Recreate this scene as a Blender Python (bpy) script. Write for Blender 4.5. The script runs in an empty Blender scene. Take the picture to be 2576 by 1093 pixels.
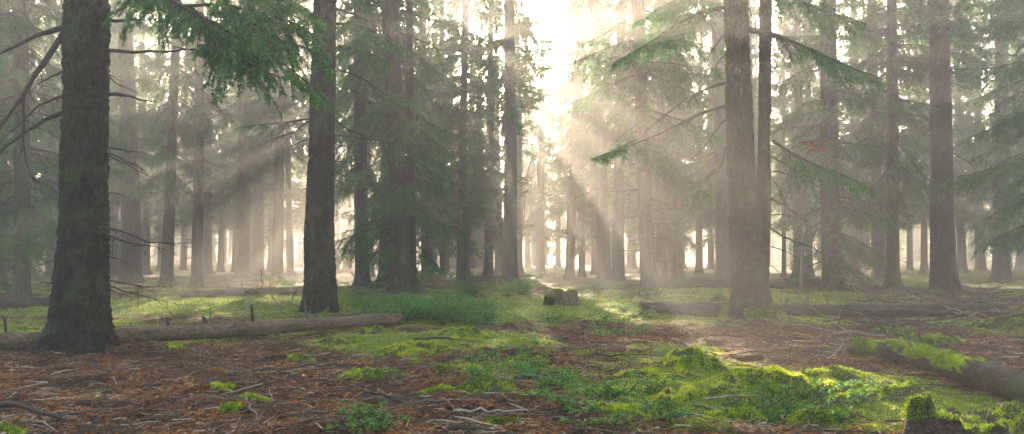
import bpy, math
import numpy as np
from mathutils import Vector, Matrix

scene = bpy.context.scene
COL = scene.collection
# ------------------------------------------------------------------ camera
FPX, CX, CY, HORIZ = 2022.0, 1288.0, 546.5, 640.0      # measured on a 2576 px wide view of the photograph
CAM_Z = 1.25
PITCH = math.atan((HORIZ - CY) / FPX)
cam = bpy.data.cameras.new('camera')
cam_ob = bpy.data.objects.new('camera', cam)
COL.objects.link(cam_ob)
cam.sensor_width = 36.0
cam.lens = 36.0 * FPX / 2576.0
cam.clip_start, cam.clip_end = 0.1, 1000
cam_ob.location = (0, 0, CAM_Z)
cam_ob.rotation_euler = (math.pi / 2 + PITCH, 0, 0)
scene.camera = cam_ob


def ray(px, py):
    u, v = (px - CX) / FPX, (CY - py) / FPX
    c, s = math.cos(PITCH), math.sin(PITCH)
    return np.array([u, c - v * s, s + v * c])


def PP(px, py, d):
    """the point seen at px, py that stands d metres in front of the camera"""
    r = ray(px, py)
    return np.array([0, 0, CAM_Z]) + r * (d / r[1])


# ------------------------------------------------------------------ light
SUN_DIR = Vector(ray(1205, 100)).normalized()
sun = bpy.data.lights.new('sun', 'SUN')
sun.energy = 5.0
sun.angle = math.radians(0.5)
sun.color = (1.0, 0.78, 0.58)
sun_ob = bpy.data.objects.new('sun', sun)
COL.objects.link(sun_ob)
sun_ob.rotation_euler = SUN_DIR.to_track_quat('Z', 'Y').to_euler()
world = bpy.data.worlds.new('World')
scene.world = world
world.use_nodes = True
wn = world.node_tree
wn.nodes.clear()
wo = wn.nodes.new('ShaderNodeOutputWorld')
bg = wn.nodes.new('ShaderNodeBackground')
sky = wn.nodes.new('ShaderNodeTexSky')
sky.sky_type = 'NISHITA'
sky.sun_disc = False
sky.sun_elevation = math.asin(SUN_DIR.z)
sky.sun_rotation = math.atan2(SUN_DIR.x, SUN_DIR.y)
sky.air_density = 1.0
sky.dust_density = 4.0
sky.ozone_density = 0.6
bg.inputs[1].default_value = 0.085
wn.links.new(sky.outputs[0], bg.inputs[0])
wn.links.new(bg.outputs[0], wo.inputs[0])
vs = scene.view_settings
vs.view_transform = 'Standard'
vs.look = 'None'
vs.gamma = 1
vs.exposure = 3.55
HAZE_DENSITY = 0.0067
HAZE_G = 0.57
cy = scene.cycles
cy.max_bounces = 6
cy.diffuse_bounces = 2
cy.glossy_bounces = 1
cy.transmission_bounces = 2
cy.volume_bounces = 0
cy.transparent_max_bounces = 6
cy.caustics_reflective = False
cy.caustics_refractive = False
cy.sample_clamp_indirect = 4.0


# ------------------------------------------------------------------ noise
def _hash(ix, iy, iz, seed):
    h = (ix * 374761393 + iy * 668265263 + iz * 2147483647 + seed * 1274126177).astype(np.int64)
    h = (h ^ (h >> 13)) * 1274126177
    h = h ^ (h >> 16)
    return (h & 0xffff) / 65535.0


def vnoise(x, y, z=0.0, seed=0):
    x, y, z = np.broadcast_arrays(np.asarray(x, float), np.asarray(y, float), np.asarray(z, float))
    ix, iy, iz = np.floor(x).astype(np.int64), np.floor(y).astype(np.int64), np.floor(z).astype(np.int64)
    fx, fy, fz = x - ix, y - iy, z - iz
    fx, fy, fz = fx * fx * (3 - 2 * fx), fy * fy * (3 - 2 * fy), fz * fz * (3 - 2 * fz)
    r = 0
    for dx in (0, 1):
        for dy in (0, 1):
            for dz in (0, 1):
                w = (fx if dx else 1 - fx) * (fy if dy else 1 - fy) * (fz if dz else 1 - fz)
                r = r + w * _hash(ix + dx, iy + dy, iz + dz, seed)
    return r * 2 - 1


def fbm(x, y, z=0.0, o=3, seed=0, rough=0.5):
    s, a, f = 0, 1.0, 1.0
    for i in range(o):
        s = s + a * vnoise(np.asarray(x) * f, np.asarray(y) * f, np.asarray(z) * f, seed + 7 * i)
        a *= rough
        f *= 2.03
    return s


# ------------------------------------------------------------------ geometry helpers
def nrm(v):
    return v / np.maximum(np.linalg.norm(v, axis=-1, keepdims=True), 1e-9)


class Geo:
    def __init__(s):
        s.V, s.F, s.M, s.A, s.S, s.n = [], [], [], [], [], 0

    def add(s, V, F, m=0, a=0.5, smooth=False):
        V = np.asarray(V, float).reshape(-1, 3)
        F = np.asarray(F, np.int64).reshape(-1, 3)
        if len(F) == 0:
            return s
        s.V.append(V)
        s.F.append(F + s.n)
        s.M.append(np.broadcast_to(np.asarray(m, np.int32), (len(F),)))
        s.A.append(np.broadcast_to(np.asarray(a, float), (len(V),)))
        s.S.append(np.broadcast_to(np.asarray(smooth, bool), (len(F),)))
        s.n += len(V)
        return s

    def flat(s):
        if len(s.V) != 1:
            s.V, s.F, s.M, s.A, s.S = [np.concatenate(x) for x in (s.V, s.F, s.M, s.A, s.S)]
            s.V, s.F, s.M, s.A, s.S = [s.V], [s.F], [s.M], [s.A], [s.S]
        return s.V[0], s.F[0], s.M[0], s.A[0], s.S[0]

    def put(s, g, R=None, t=(0, 0, 0), k=1.0, da=0.0):
        V, F, M, A, S = g.flat()
        V = V * k
        if R is not None:
            V = V @ R.T
        return s.add(V + np.asarray(t), F, M, np.clip(A + da, 0, 1), S)

    def mesh(s, name, mats):
        V, F, M, A, S = s.flat()
        me = bpy.data.meshes.new(name)
        me.vertices.add(len(V))
        me.vertices.foreach_set('co', V.astype(np.float32).ravel())
        me.loops.add(len(F) * 3)
        me.loops.foreach_set('vertex_index', F.astype(np.int32).ravel())
        me.polygons.add(len(F))
        me.polygons.foreach_set('loop_start', np.arange(0, len(F) * 3, 3, dtype=np.int32))
        me.polygons.foreach_set('material_index', M.astype(np.int32))
        me.polygons.foreach_set('use_smooth', S)
        at = me.attributes.new('rnd', 'FLOAT', 'POINT')
        at.data.foreach_set('value', A.astype(np.float32))
        for m in mats:
            me.materials.append(m)
        me.update(calc_edges=True)
        return me


def grid_faces(nu, nv, wrap):
    """faces of a nu x nv grid of vertices, wrapped along v"""
    u = np.arange(nu - 1)[:, None]
    v = np.arange(nv if wrap else nv - 1)[None, :]
    v2 = (v + 1) % nv
    a, b, c, d = u * nv + v, u * nv + v2, (u + 1) * nv + v2, (u + 1) * nv + v
    return np.concatenate([np.stack([a, b, c], -1).reshape(-1, 3), np.stack([a, c, d], -1).reshape(-1, 3)])


def tubes(g, P, r, k=3, m=0, a=0.5, smooth=True):
    """P (B,N,3) paths, r (B,N) radii"""
    P = np.asarray(P, float)
    if P.ndim == 2:
        P = P[None]
    r = np.broadcast_to(np.asarray(r, float), P.shape[:2])
    B, N, _ = P.shape
    T = nrm(np.gradient(P, axis=1))
    mt = nrm(T.mean(1))
    ref = np.where(np.abs(mt[:, 2:3]) < 0.8, np.array([[0, 0, 1.0]]), np.array([[1.0, 0, 0]]))[:, None, :]
    n = nrm(ref - (ref * T).sum(-1, keepdims=True) * T)
    b = np.cross(T, n)
    an = np.arange(k) / k * 2 * math.pi
    V = P[:, :, None, :] + r[:, :, None, None] * (np.cos(an)[None, None, :, None] * n[:, :, None, :] + np.sin(an)[None, None, :, None] * b[:, :, None, :])
    f = grid_faces(N, k, True)
    F = (np.arange(B)[:, None, None] * (N * k) + f[None]).reshape(-1, 3)
    A = np.broadcast_to(np.asarray(a, float).reshape(-1, 1) if np.ndim(a) else np.full((1, 1), a), (B, N * k)).reshape(-1)
    g.add(V.reshape(-1, 3), F, m, A, smooth)


def needles(g, rng, p, d, ln, w, m=1, a=None):
    n = len(p)
    if n == 0:
        return
    perp = nrm(np.cross(d, rng.normal(size=(n, 3))))
    ln = (np.broadcast_to(ln, (n,)) * rng.uniform(0.7, 1.25, n))[:, None]
    w = np.broadcast_to(w, (n,))[:, None]
    V = np.stack([p - perp * w / 2, p + perp * w / 2, p + d * ln], 1)
    A = rng.uniform(0, 1, n) if a is None else np.clip(a + rng.normal(0, 0.18, n), 0, 1)
    g.add(V.reshape(-1, 3), np.arange(3 * n).reshape(-1, 3), m, np.repeat(A, 3), False)


def bough(rng, L, path=None, dens=16, sec=0.33, droop=0.5, ter=0.075, nd=40, nl=0.05, nw=0.011, live=0.2, r0=None,
          rise=0.1, dead=False, hang=0.5, sag=0.25, tr=0.0022, keep=1.0, seclen=None):
    """one spruce branch: limb, side twigs left and right, short twigs on these, needles on all; grows along +X from the origin"""
    g = Geo()
    if path is None:
        t = np.linspace(0, 1, 9)
        path = np.stack([t * L * (1 - 0.1 * sag), 0.05 * L * np.sin(t * 5 + rng.uniform(0, 6)) * t, L * (rise * t - sag * t ** 2 + 0.12 * t ** 4)], -1)
        path += rng.normal(0, 0.008 * L, path.shape) * t[:, None]
    path = np.asarray(path, float)
    seg = np.r_[0, np.cumsum(np.linalg.norm(np.diff(path, axis=0), axis=1))]
    L = seg[-1]
    tt = seg / L
    r0 = r0 or 0.011 * L + 0.004
    lim = r0 * (1 - 0.85 * tt)
    tubes(g, path, lim, 6 if r0 > 0.02 else 4, 0, rng.uniform(0.2, 0.8))
    n2 = max(4, int(L * dens * keep))
    t2 = np.sort(rng.uniform(0.1 if dead else 0.08, 0.99, n2))
    tip = nrm(path[-1] - path[-2])
    bp = np.stack([np.interp(t2, tt, path[:, i]) for i in range(3)], -1)
    gp = np.gradient(path, axis=0)
    T = nrm(np.stack([np.interp(t2, tt, gp[:, i]) for i in range(3)], -1))
    up = np.array([0, 0, 1.0])
    side = nrm(np.cross(T, up)) * np.where(rng.uniform(size=(n2, 1)) < 0.5, 1, -1)
    base_len = seclen if seclen else sec * L
    l2 = base_len * np.minimum(1, (1 - t2) * 1.3 + 0.16) * rng.uniform(0.55, 1.15, n2)
    if dead:
        l2 *= np.where(rng.uniform(size=n2) < 0.5, rng.uniform(0.15, 0.5, n2), 1.0)
    d2 = nrm(T * rng.uniform(0.45, 0.95, (n2, 1)) + side * rng.uniform(0.5, 0.9, (n2, 1)) + up * rng.uniform(-0.55, 0.15, (n2, 1)) + rng.normal(0, 0.12, (n2, 3)))
    s = np.linspace(0, 1, 5)
    dr = rng.uniform(0.4, 1.2, n2) * droop
    P2 = bp[:, None, :] + d2[:, None, :] * (l2[:, None] * s)[:, :, None]
    P2[:, :, 2] -= (l2 * dr)[:, None] * s ** 2 * (0.8 if not dead else 0.5)
    wob = rng.normal(0, 0.03, P2.shape) * (l2[:, None] * s)[:, :, None]
    P2 = P2 + wob
    tubes(g, P2, (tr * 1.3 + 0.006 * l2)[:, None] * (1 - 0.75 * s), 3, 0, rng.uniform(0.2, 0.8, n2))
    # third order
    n3 = np.maximum(1, (l2 / (ter if not dead else ter * 2.2)).astype(int))
    idx = np.repeat(np.arange(n2), n3)
    m3 = len(idx)
    t3 = rng.uniform(0.08, 0.97, m3)
    k = t3 * 4
    i0 = np.minimum(k.astype(int), 3)
    fr = (k - i0)[:, None]
    b3 = P2[idx, i0] * (1 - fr) + P2[idx, i0 + 1] * fr
    T3 = nrm(P2[idx, i0 + 1] - P2[idx, i0])
    s3 = nrm(np.cross(T3, up)) * np.where(rng.uniform(size=(m3, 1)) < 0.5, 1, -1)
    l3 = np.minimum(0.42 * l2[idx], 0.26) * (1 - 0.6 * t3) * rng.uniform(0.5, 1.2, m3)
    d3 = nrm(T3 * 0.75 + s3 * rng.uniform(0.3, 0.9, (m3, 1)) - up * hang * rng.uniform(0.1, 1.2, (m3, 1)) + rng.normal(0, 0.15, (m3, 3)))
    if dead:
        d3 = nrm(d3 + rng.normal(0, 0.35, (m3, 3)))
    P3 = np.stack([b3, b3 + d3 * (l3 * 0.55)[:, None], b3 + d3 * l3[:, None] - up * (l3 * 0.22 * hang)[:, None]], 1)
    tubes(g, P3, np.stack([np.full(m3, tr), np.full(m3, tr * .8), np.full(m3, tr * .3)], 1), 3, 0, rng.uniform(0.2, 0.8, m3))
    if dead:
        return g
    # needles
    li = t2 > live
    sh = rng.uniform(0, 1, n2)
    for Pq, lq, ok, who in ((P3, l3, li[idx], idx), (P2, l2, li, np.arange(n2))):
        sel = np.where(ok)[0]
        if len(sel) == 0:
            continue
        cnt = np.maximum(1, (lq[sel] * nd + rng.uniform(0, 1, len(sel))).astype(int))
        w = np.repeat(sel, cnt)
        u = rng.uniform(0.02 if Pq is P3 else 0.25, 1, len(w)) * (Pq.shape[1] - 1)
        j0 = np.minimum(u.astype(int), Pq.shape[1] - 2)
        f = (u - j0)[:, None]
        p = Pq[w, j0] * (1 - f) + Pq[w, j0 + 1] * f
        tw = nrm(Pq[w, j0 + 1] - Pq[w, j0])
        rp = nrm(np.cross(tw, rng.normal(size=tw.shape)))
        dd = nrm(tw * 0.75 + rp * 0.75 + up * 0.15)
        needles(g, rng, p, dd, nl, nw, 1, sh[who[w]] * 0.6 + 0.2)
    # the limb's own tip
    c = int(0.5 * L * nd)
    u = rng.uniform(max(live, 0.4), 1, c)
    p = np.stack([np.interp(u, tt, path[:, i]) for i in range(3)], -1)
    rp = nrm(np.cross(tip, rng.normal(size=p.shape)))
    needles(g, rng, p, nrm(tip * 0.7 + rp * 0.7), nl, nw, 1)
    return g


def rotz(a):
    c, s = math.cos(a), math.sin(a)
    return np.array([[c, -s, 0], [s, c, 0], [0, 0, 1.0]])


def roty(a):
    c, s = math.cos(a), math.sin(a)
    return np.array([[c, 0, s], [0, 1, 0], [-s, 0, c]])


# ------------------------------------------------------------------ materials
def mat(name):
    m = bpy.data.materials.new(name)
    m.use_nodes = True
    m.node_tree.nodes.clear()
    return m, m.node_tree.nodes, m.node_tree.links


def ramp(N, stops):
    r = N.new('ShaderNodeValToRGB')
    e = r.color_ramp.elements
    while len(e) > 1:
        e.remove(e[0])
    e[0].position, e[0].color = stops[0][0], (*stops[0][1], 1)
    for p, c in stops[1:]:
        x = e.new(p)
        x.color = (*c, 1)
    return r


def mat_leaf(name, stops, transl=0.35, rough=0.6):
    m, N, L = mat(name)
    o = N.new('ShaderNodeOutputMaterial')
    at = N.new('ShaderNodeAttribute')
    at.attribute_name = 'rnd'
    r = ramp(N, stops)
    L.new(at.outputs['Fac'], r.inputs[0])
    p = N.new('ShaderNodeBsdfPrincipled')
    p.inputs['Roughness'].default_value = rough
    p.inputs['Specular IOR Level'].default_value = 0.3
    t = N.new('ShaderNodeBsdfTranslucent')
    x = N.new('ShaderNodeMixShader')
    x.inputs[0].default_value = transl
    L.new(r.outputs[0], p.inputs['Base Color'])
    L.new(r.outputs[0], t.inputs[0])
    L.new(p.outputs[0], x.inputs[1])
    L.new(t.outputs[0], x.inputs[2])
    L.new(x.outputs[0], o.inputs[0])
    return m


def mat_wood(name, c1, c2, c3=None, scale=18.0, stretch=0.35, bump=0.6, dist=0.02, lichen=None, moss=None, plates=True, sx=1):
    m, N, L = mat(name)
    o = N.new('ShaderNodeOutputMaterial')
    tc = N.new('ShaderNodeTexCoord')
    mp = N.new('ShaderNodeMapping')
    mp.inputs['Scale'].default_value = (sx, 1, stretch)
    L.new(tc.outputs['Object'], mp.inputs[0])
    n1 = N.new('ShaderNodeTexNoise')
    n1.inputs['Scale'].default_value = scale
    n1.inputs['Detail'].default_value = 6
    n1.inputs['Roughness'].default_value = 0.7
    L.new(mp.outputs[0], n1.inputs['Vector'])
    vo = N.new('ShaderNodeTexVoronoi')
    vo.feature = 'DISTANCE_TO_EDGE'
    vo.inputs['Scale'].default_value = scale * 1.6
    vo.inputs['Randomness'].default_value = 1
    mixv = N.new('ShaderNodeVectorMath')
    mixv.operation = 'MULTIPLY_ADD'
    mixv.inputs[1].default_value = (0.06,) * 3
    L.new(n1.outputs['Color'], mixv.inputs[0])
    L.new(mp.outputs[0], mixv.inputs[2])
    L.new(mixv.outputs[0], vo.inputs['Vector'])
    r = ramp(N, [(0.30, c1), (0.62, c2)] + ([(0.8, c3)] if c3 else []))
    L.new(n1.outputs[0], r.inputs[0])
    cr = ramp(N, [(0.0, (0.25, 0.22, 0.2)), (0.12, (1, 1, 1))])
    L.new(vo.outputs[0], cr.inputs[0])
    mu = N.new('ShaderNodeMix')
    mu.data_type = 'RGBA'
    mu.blend_type = 'MULTIPLY'
    mu.inputs[0].default_value = 0.8 if plates else 0.25
    L.new(r.outputs[0], mu.inputs[6])
    L.new(cr.outputs[0], mu.inputs[7])
    col = mu.outputs[2]
    for extra, sc, lo, hi, seed in ((lichen, 3.2, 0.52, 0.66, 3.0), (moss, 2.2, 0.54, 0.66, 9.0)):
        if not extra:
            continue
        nn = N.new('ShaderNodeTexNoise')
        nn.noise_dimensions = '4D'
        nn.inputs['W'].default_value = seed
        nn.inputs['Scale'].default_value = sc
        nn.inputs['Detail'].default_value = 8
        nn.inputs['Roughness'].default_value = 0.75
        L.new(tc.outputs['Object'], nn.inputs['Vector'])
        rr = ramp(N, [(lo, (0, 0, 0)), (hi, (1, 1, 1))])
        L.new(nn.outputs[0], rr.inputs[0])
        mx = N.new('ShaderNodeMix')
        mx.data_type = 'RGBA'
        L.new(rr.outputs[0], mx.inputs[0])
        L.new(col, mx.inputs[6])
        mx.inputs[7].default_value = (*extra, 1)
        col = mx.outputs[2]
    hm = N.new('ShaderNodeMath')
    hm.operation = 'MULTIPLY_ADD'
    L.new(cr.outputs[0], hm.inputs[0])
    hm.inputs[1].default_value = 0.5 if plates else 0.1
    L.new(n1.outputs[0], hm.inputs[2])
    bp = N.new('ShaderNodeBump')
    bp.inputs['Strength'].default_value = bump
    bp.inputs['Distance'].default_value = dist
    L.new(hm.outputs[0], bp.inputs['Height'])
    p = N.new('ShaderNodeBsdfPrincipled')
    p.inputs['Roughness'].default_value = 0.85
    p.inputs['Specular IOR Level'].default_value = 0.25
    L.new(col, p.inputs['Base Color'])
    L.new(bp.outputs[0], p.inputs['Normal'])
    L.new(p.outputs[0], o.inputs[0])
    return m


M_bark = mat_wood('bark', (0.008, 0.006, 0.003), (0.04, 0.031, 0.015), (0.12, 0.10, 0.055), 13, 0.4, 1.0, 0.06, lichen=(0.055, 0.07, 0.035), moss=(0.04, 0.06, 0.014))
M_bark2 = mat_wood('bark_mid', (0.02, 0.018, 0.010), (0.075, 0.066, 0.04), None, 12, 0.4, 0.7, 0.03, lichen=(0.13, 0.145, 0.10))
M_twig = mat_wood('twig_wood', (0.018, 0.015, 0.009), (0.055, 0.044, 0.028), None, 30, 1, 0.2, 0.01, plates=False)
M_deadwood = mat_wood('dead_wood', (0.06, 0.048, 0.036), (0.16, 0.13, 0.10), (0.26, 0.22, 0.17), 14, 1, 0.4, 0.01, plates=False)
M_pale = mat_wood('pale_stick', (0.13, 0.105, 0.08), (0.30, 0.25, 0.19), None, 14, 1, 0.3, 0.01, plates=False)
M_log = mat_wood('log_wood', (0.045, 0.027, 0.014), (0.23, 0.15, 0.085), (0.45, 0.33, 0.21), 26, 1, 1.0, 0.03, lichen=(0.045, 0.032, 0.022), moss=(0.055, 0.085, 0.015), plates=False, sx=0.07)
M_logdark = mat_wood('log_bark', (0.025, 0.018, 0.012), (0.09, 0.065, 0.045), (0.17, 0.135, 0.10), 14, 1, 0.9, 0.03, lichen=(0.10, 0.085, 0.065), moss=(0.045, 0.075, 0.012), sx=0.3)
M_logend = mat_wood('broken_wood', (0.16, 0.09, 0.05), (0.36, 0.23, 0.14), None, 20, 1, 0.8, 0.02, plates=False)
M_needle = mat_leaf('spruce_needles', [(0, (0.012, 0.09, 0.02)), (0.5, (0.028, 0.17, 0.03)), (1, (0.09, 0.27, 0.03))], 0.55)
M_needle_near = mat_leaf('spruce_needles_near', [(0, (0.01, 0.09, 0.022)), (0.5, (0.028, 0.19, 0.034)), (1, (0.09, 0.30, 0.04))], 0.4)
M_needle_far = mat_leaf('spruce_needles_far', [(0, (0.02, 0.11, 0.025)), (1, (0.08, 0.22, 0.035))], 0.55)
M_rust = mat_leaf('dead_needles', [(0, (0.16, 0.05, 0.018)), (1, (0.42, 0.2, 0.09))], 0.4)
M_moss = mat_leaf('moss', [(0, (0.05, 0.05, 0.008)), (0.2, (0.07, 0.15, 0.005)), (0.45, (0.22, 0.34, 0.008)), (0.75, (0.42, 0.48, 0.015)), (1, (0.6, 0.54, 0.07))], 0.45, 0.8)
M_mossfl = mat_leaf('moss_floor', [(0, (0.06, 0.12, 0.006)), (0.5, (0.26, 0.33, 0.014)), (1, (0.55, 0.53, 0.06))], 0.45, 0.8)
M_mossbase = mat_leaf('moss_stems', [(0, (0.03, 0.035, 0.008)), (1, (0.11, 0.11, 0.03))], 0.1, 0.9)
M_litter = mat_leaf('needle_litter', [(0, (0.05, 0.017, 0.005)), (0.4, (0.25, 0.085, 0.018)), (0.8, (0.48, 0.21, 0.055)), (0.94, (0.5, 0.34, 0.18)), (1, (0.62, 0.52, 0.37))], 0.15, 0.7)
M_twiglit = mat_leaf('broken_twigs', [(0, (0.02, 0.013, 0.008)), (0.7, (0.10, 0.065, 0.04)), (0.9, (0.24, 0.18, 0.12)), (1, (0.42, 0.35, 0.26))], 0.0, 0.8)
M_sprig = mat_leaf('sprig_leaves', [(0, (0.03, 0.13, 0.02)), (0.5, (0.09, 0.27, 0.035)), (1, (0.25, 0.42, 0.09))], 0.45)
M_grass = mat_leaf('grass_blades', [(0, (0.06, 0.12, 0.02)), (0.6, (0.14, 0.22, 0.04)), (1, (0.32, 0.30, 0.12))], 0.5)
M_dry = mat_leaf('dry_plant', [(0, (0.30, 0.24, 0.10)), (1, (0.60, 0.52, 0.28))], 0.5)


def mat_ground():
    m, N, L = mat('forest_floor')
    o = N.new('ShaderNodeOutputMaterial')
    at = N.new('ShaderNodeAttribute')
    at.attribute_name = 'rnd'
    tc = N.new('ShaderNodeTexCoord')
    n1 = N.new('ShaderNodeTexNoise')
    n1.inputs['Scale'].default_value = 22
    n1.inputs['Detail'].default_value = 8
    n1.inputs['Roughness'].default_value = 0.75
    L.new(tc.outputs['Object'], n1.inputs['Vector'])
    br = ramp(N, [(0.38, (0.012, 0.006, 0.003)), (0.5, (0.07, 0.027, 0.009)), (0.6, (0.19, 0.08, 0.024)), (0.75, (0.28, 0.15, 0.06))])
    L.new(n1.outputs[0], br.inputs[0])
    gr = ramp(N, [(0.3, (0.035, 0.055, 0.01)), (0.5, (0.11, 0.15, 0.018)), (0.75, (0.22, 0.26, 0.035))])
    L.new(n1.outputs[0], gr.inputs[0])
    n2 = N.new('ShaderNodeTexNoise')
    n2.inputs['Scale'].default_value = 5
    n2.inputs['Detail'].default_value = 6
    L.new(tc.outputs['Object'], n2.inputs['Vector'])
    ma = N.new('ShaderNodeMath')
    ma.operation = 'MULTIPLY_ADD'
    ma.inputs[1].default_value = 0.9
    ma.inputs[2].default_value = -0.45
    L.new(n2.outputs[0], ma.inputs[0])
    ad = N.new('ShaderNodeMath')
    L.new(at.outputs['Fac'], ad.inputs[0])
    L.new(ma.outputs[0], ad.inputs[1])
    rr = ramp(N, [(0.42, (0, 0, 0)), (0.6, (1, 1, 1))])
    L.new(ad.outputs[0], rr.inputs[0])
    mx = N.new('ShaderNodeMix')
    mx.data_type = 'RGBA'
    L.new(rr.outputs[0], mx.inputs[0])
    n3 = N.new('ShaderNodeTexNoise')
    n3.inputs['Scale'].default_value = 1.7
    n3.inputs['Detail'].default_value = 7
    n3.inputs['Roughness'].default_value = 0.7
    L.new(tc.outputs['Object'], n3.inputs['Vector'])
    dm = ramp(N, [(0.42, (0.28, 0.25, 0.22)), (0.58, (1, 1, 1))])
    L.new(n3.outputs[0], dm.inputs[0])
    mm_ = N.new('ShaderNodeMix')
    mm_.data_type = 'RGBA'
    mm_.blend_type = 'MULTIPLY'
    mm_.inputs[0].default_value = 1
    L.new(br.outputs[0], mm_.inputs[6])
    L.new(dm.outputs[0], mm_.inputs[7])
    L.new(mm_.outputs[2], mx.inputs[6])
    L.new(gr.outputs[0], mx.inputs[7])
    bp = N.new('ShaderNodeBump')
    bp.inputs['Strength'].default_value = 1
    bp.inputs['Distance'].default_value = 0.03
    L.new(n1.outputs[0], bp.inputs['Height'])
    p = N.new('ShaderNodeBsdfPrincipled')
    p.inputs['Roughness'].default_value = 0.9
    p.inputs['Specular IOR Level'].default_value = 0.2
    L.new(mx.outputs[2], p.inputs['Base Color'])
    L.new(bp.outputs[0], p.inputs['Normal'])
    L.new(p.outputs[0], o.inputs[0])
    return m


M_ground = mat_ground()


# ------------------------------------------------------------------ object helpers
def tag(o, label=None, cat=None, group=None, kind=None):
    for k, v in (('label', label), ('category', cat), ('group', group), ('kind', kind)):
        if v:
            o[k] = v
    return o


def obj(name, me, parent=None, loc=(0, 0, 0)):
    o = bpy.data.objects.new(name, me)
    COL.objects.link(o)
    o.location = loc
    if parent:
        o.parent = parent
    return o


def empty(name, loc):
    o = bpy.data.objects.new(name, None)
    COL.objects.link(o)
    o.location = loc
    o.empty_display_size = 0.3
    return o


# ------------------------------------------------------------------ ground
def flatground(px, py):
    r = ray(px, py)
    k = -CAM_Z / r[2]
    return np.array([r[0] * k, r[1] * k])


# patches of moss (+) and bare needle litter (-): px, py, half width m, half depth m, weight
PATCH = [(1350, 780, 3.2, 4.5, 0.5), (1150, 860, 1.2, 1.2, 0.42), (1750, 1000, 1.4, .8, .4), (1300, 940, .8, .6, .25), (1000, 880, 0.9, 0.9, 0.35), (1900, 960, 1.3, 0.9, 0.5), (2200, 1020, 1.0, 0.7, 0.38),
         (2500, 1060, 0.6, 0.6, 0.4), (1720, 920, 0.9, 0.9, 0.35), (1200, 975, 0.55, 0.5, 0.3), (620, 760, 4.0, 4.0, 0.45), (60, 830, 2.0, 1.6, 0.35),
         (1800, 745, 3.0, 4.0, 0.35), (2500, 830, 1.2, 1.0, 0.2), (1600, 1050, .7, .5, 0.25), (1650, 980, .8, .6, .3),
         (300, 980, 2.4, 1.8, -0.65), (850, 1040, 1.4, 0.8, -0.5), (700, 900, 1.6, 1.2, -0.3), (2150, 860, 2.4, 1.5, -0.5), (1500, 840, 1.0, 1.2, -0.3),
         (1300, 1060, 0.9, 0.5, -0.3), (1500, 900, 0.8, 0.7, -0.15), (2400, 900, 1.2, 0.8, -0.3), (150, 905, 1.5, 1, -.3)]
PATCH = [(*flatground(a, b), c, d, w) for a, b, c, d, w in PATCH]


def moss_mask(x, y):
    v = 0.40 + 0.22 * fbm(x / 1.1, y / 1.1, 0, 3, 31) + 0.10 * fbm(x / 0.3, y / 0.3, 0, 2, 37)
    for cx, cy_, rx, ry, w in PATCH:
        v = v + w * np.exp(-((x - cx) / rx) ** 2 - ((y - cy_) / ry) ** 2)
    return np.clip(v + 0.1 * np.clip((y - 25) / 30, 0, 1), 0, 1)


# mounds: px, py (foot), half width m, half depth m, height m
MOUND = [(2560, 810, 1.4, 1.2, 0.22), (1330, 770, 1.3, 1.5, 0.14), (200, 880, 1.3, 1.3, 0.04), (1890, 800, 1.6, 1.6, 0.03), (805, 785, 1.3, 1.4, 0.03),
         (1010, 735, 2.2, 2.2, 0.22), (2100, 730, 2.2, 2, 0.2), (1730, 930, 0.5, 0.5, 0.07), (1950, 990, 0.9, 0.6, 0.10), (1600, 960, 0.6, 0.3, 0.05),
         (2490, 1000, 1, .8, .05), (2380, 740, 1.5, 1.5, 0.04)]
MOUND = [(*flatground(a, b), c, d, w) for a, b, c, d, w in MOUND]


def hgt(x, y):
    x, y = np.asarray(x, float), np.asarray(y, float)
    h = 0.06 * fbm(x / 5.0, y / 5.0, 0, 2, 1) + 0.035 * fbm(x / 1.2, y / 1.2, 0, 2, 5)
    near = np.clip((60 - y) / 30, 0, 1)
    m = moss_mask(x, y)
    h = h + near * (0.036 * fbm(x / 0.33, y / 0.33, 0, 4, 9, 0.62) + np.clip(m - 0.5, 0, 1) * 0.09 * (0.6 + np.abs(vnoise(x / 0.33, y / 0.33, 0, 77))))
    for cx, cy_, rx, ry, a in MOUND:
        h = h + a * np.exp(-((x - cx) / rx) ** 2 - ((y - cy_) / ry) ** 2)
    return h + 0.5 * np.clip((y - 45) / 60, 0, 2) * (0.5 + 0.5 * fbm(x / 22.0, y / 22.0, 0, 2, 13))


GT = 3.0 * 1.02 ** np.arange(190)


def G(px, py):
    """the point of the forest floor seen at px, py"""
    r = ray(px, py)
    t = GT
    for it in range(2):
        P = np.array([0, 0, CAM_Z]) + r * t[:, None]
        hit = np.where((P[:, 2] <= hgt(P[:, 0], P[:, 1])) | (P[:, 1] > 110))[0]
        i = hit[0] if len(hit) else len(t) - 1
        if it == 0:
            t = np.linspace(t[max(i - 1, 0)], t[i], 12)
    p = P[i]
    p[2] = float(hgt(p[0], p[1]))
    return p


xs = np.unique(np.concatenate([np.arange(-9, 9, 0.05), np.arange(9, 30, 0.25), -np.arange(9, 30, 0.25), np.linspace(30, 190, 60), -np.linspace(30, 190, 60)]).round(4))
ys = np.unique(np.concatenate([np.linspace(-20, 4, 30), np.arange(4, 16, 0.045), np.arange(16, 30, 0.12), np.arange(30, 60, 0.4), np.linspace(60, 210, 60)]).round(4))
YY, XX = np.meshgrid(ys, xs, indexing='ij')
gg = Geo()
gg.add(np.stack([XX, YY, hgt(XX, YY)], -1).reshape(-1, 3), grid_faces(len(ys), len(xs), False), 0, moss_mask(XX, YY).ravel(), True)
tag(obj('ground', gg.mesh('ground', [M_ground])), kind='structure')


def normals_at(x, y, e=0.03):
    return nrm(np.stack([hgt(x - e, y) - hgt(x + e, y), hgt(x, y - e) - hgt(x, y + e), np.full_like(x, 2 * e)], -1))


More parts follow.
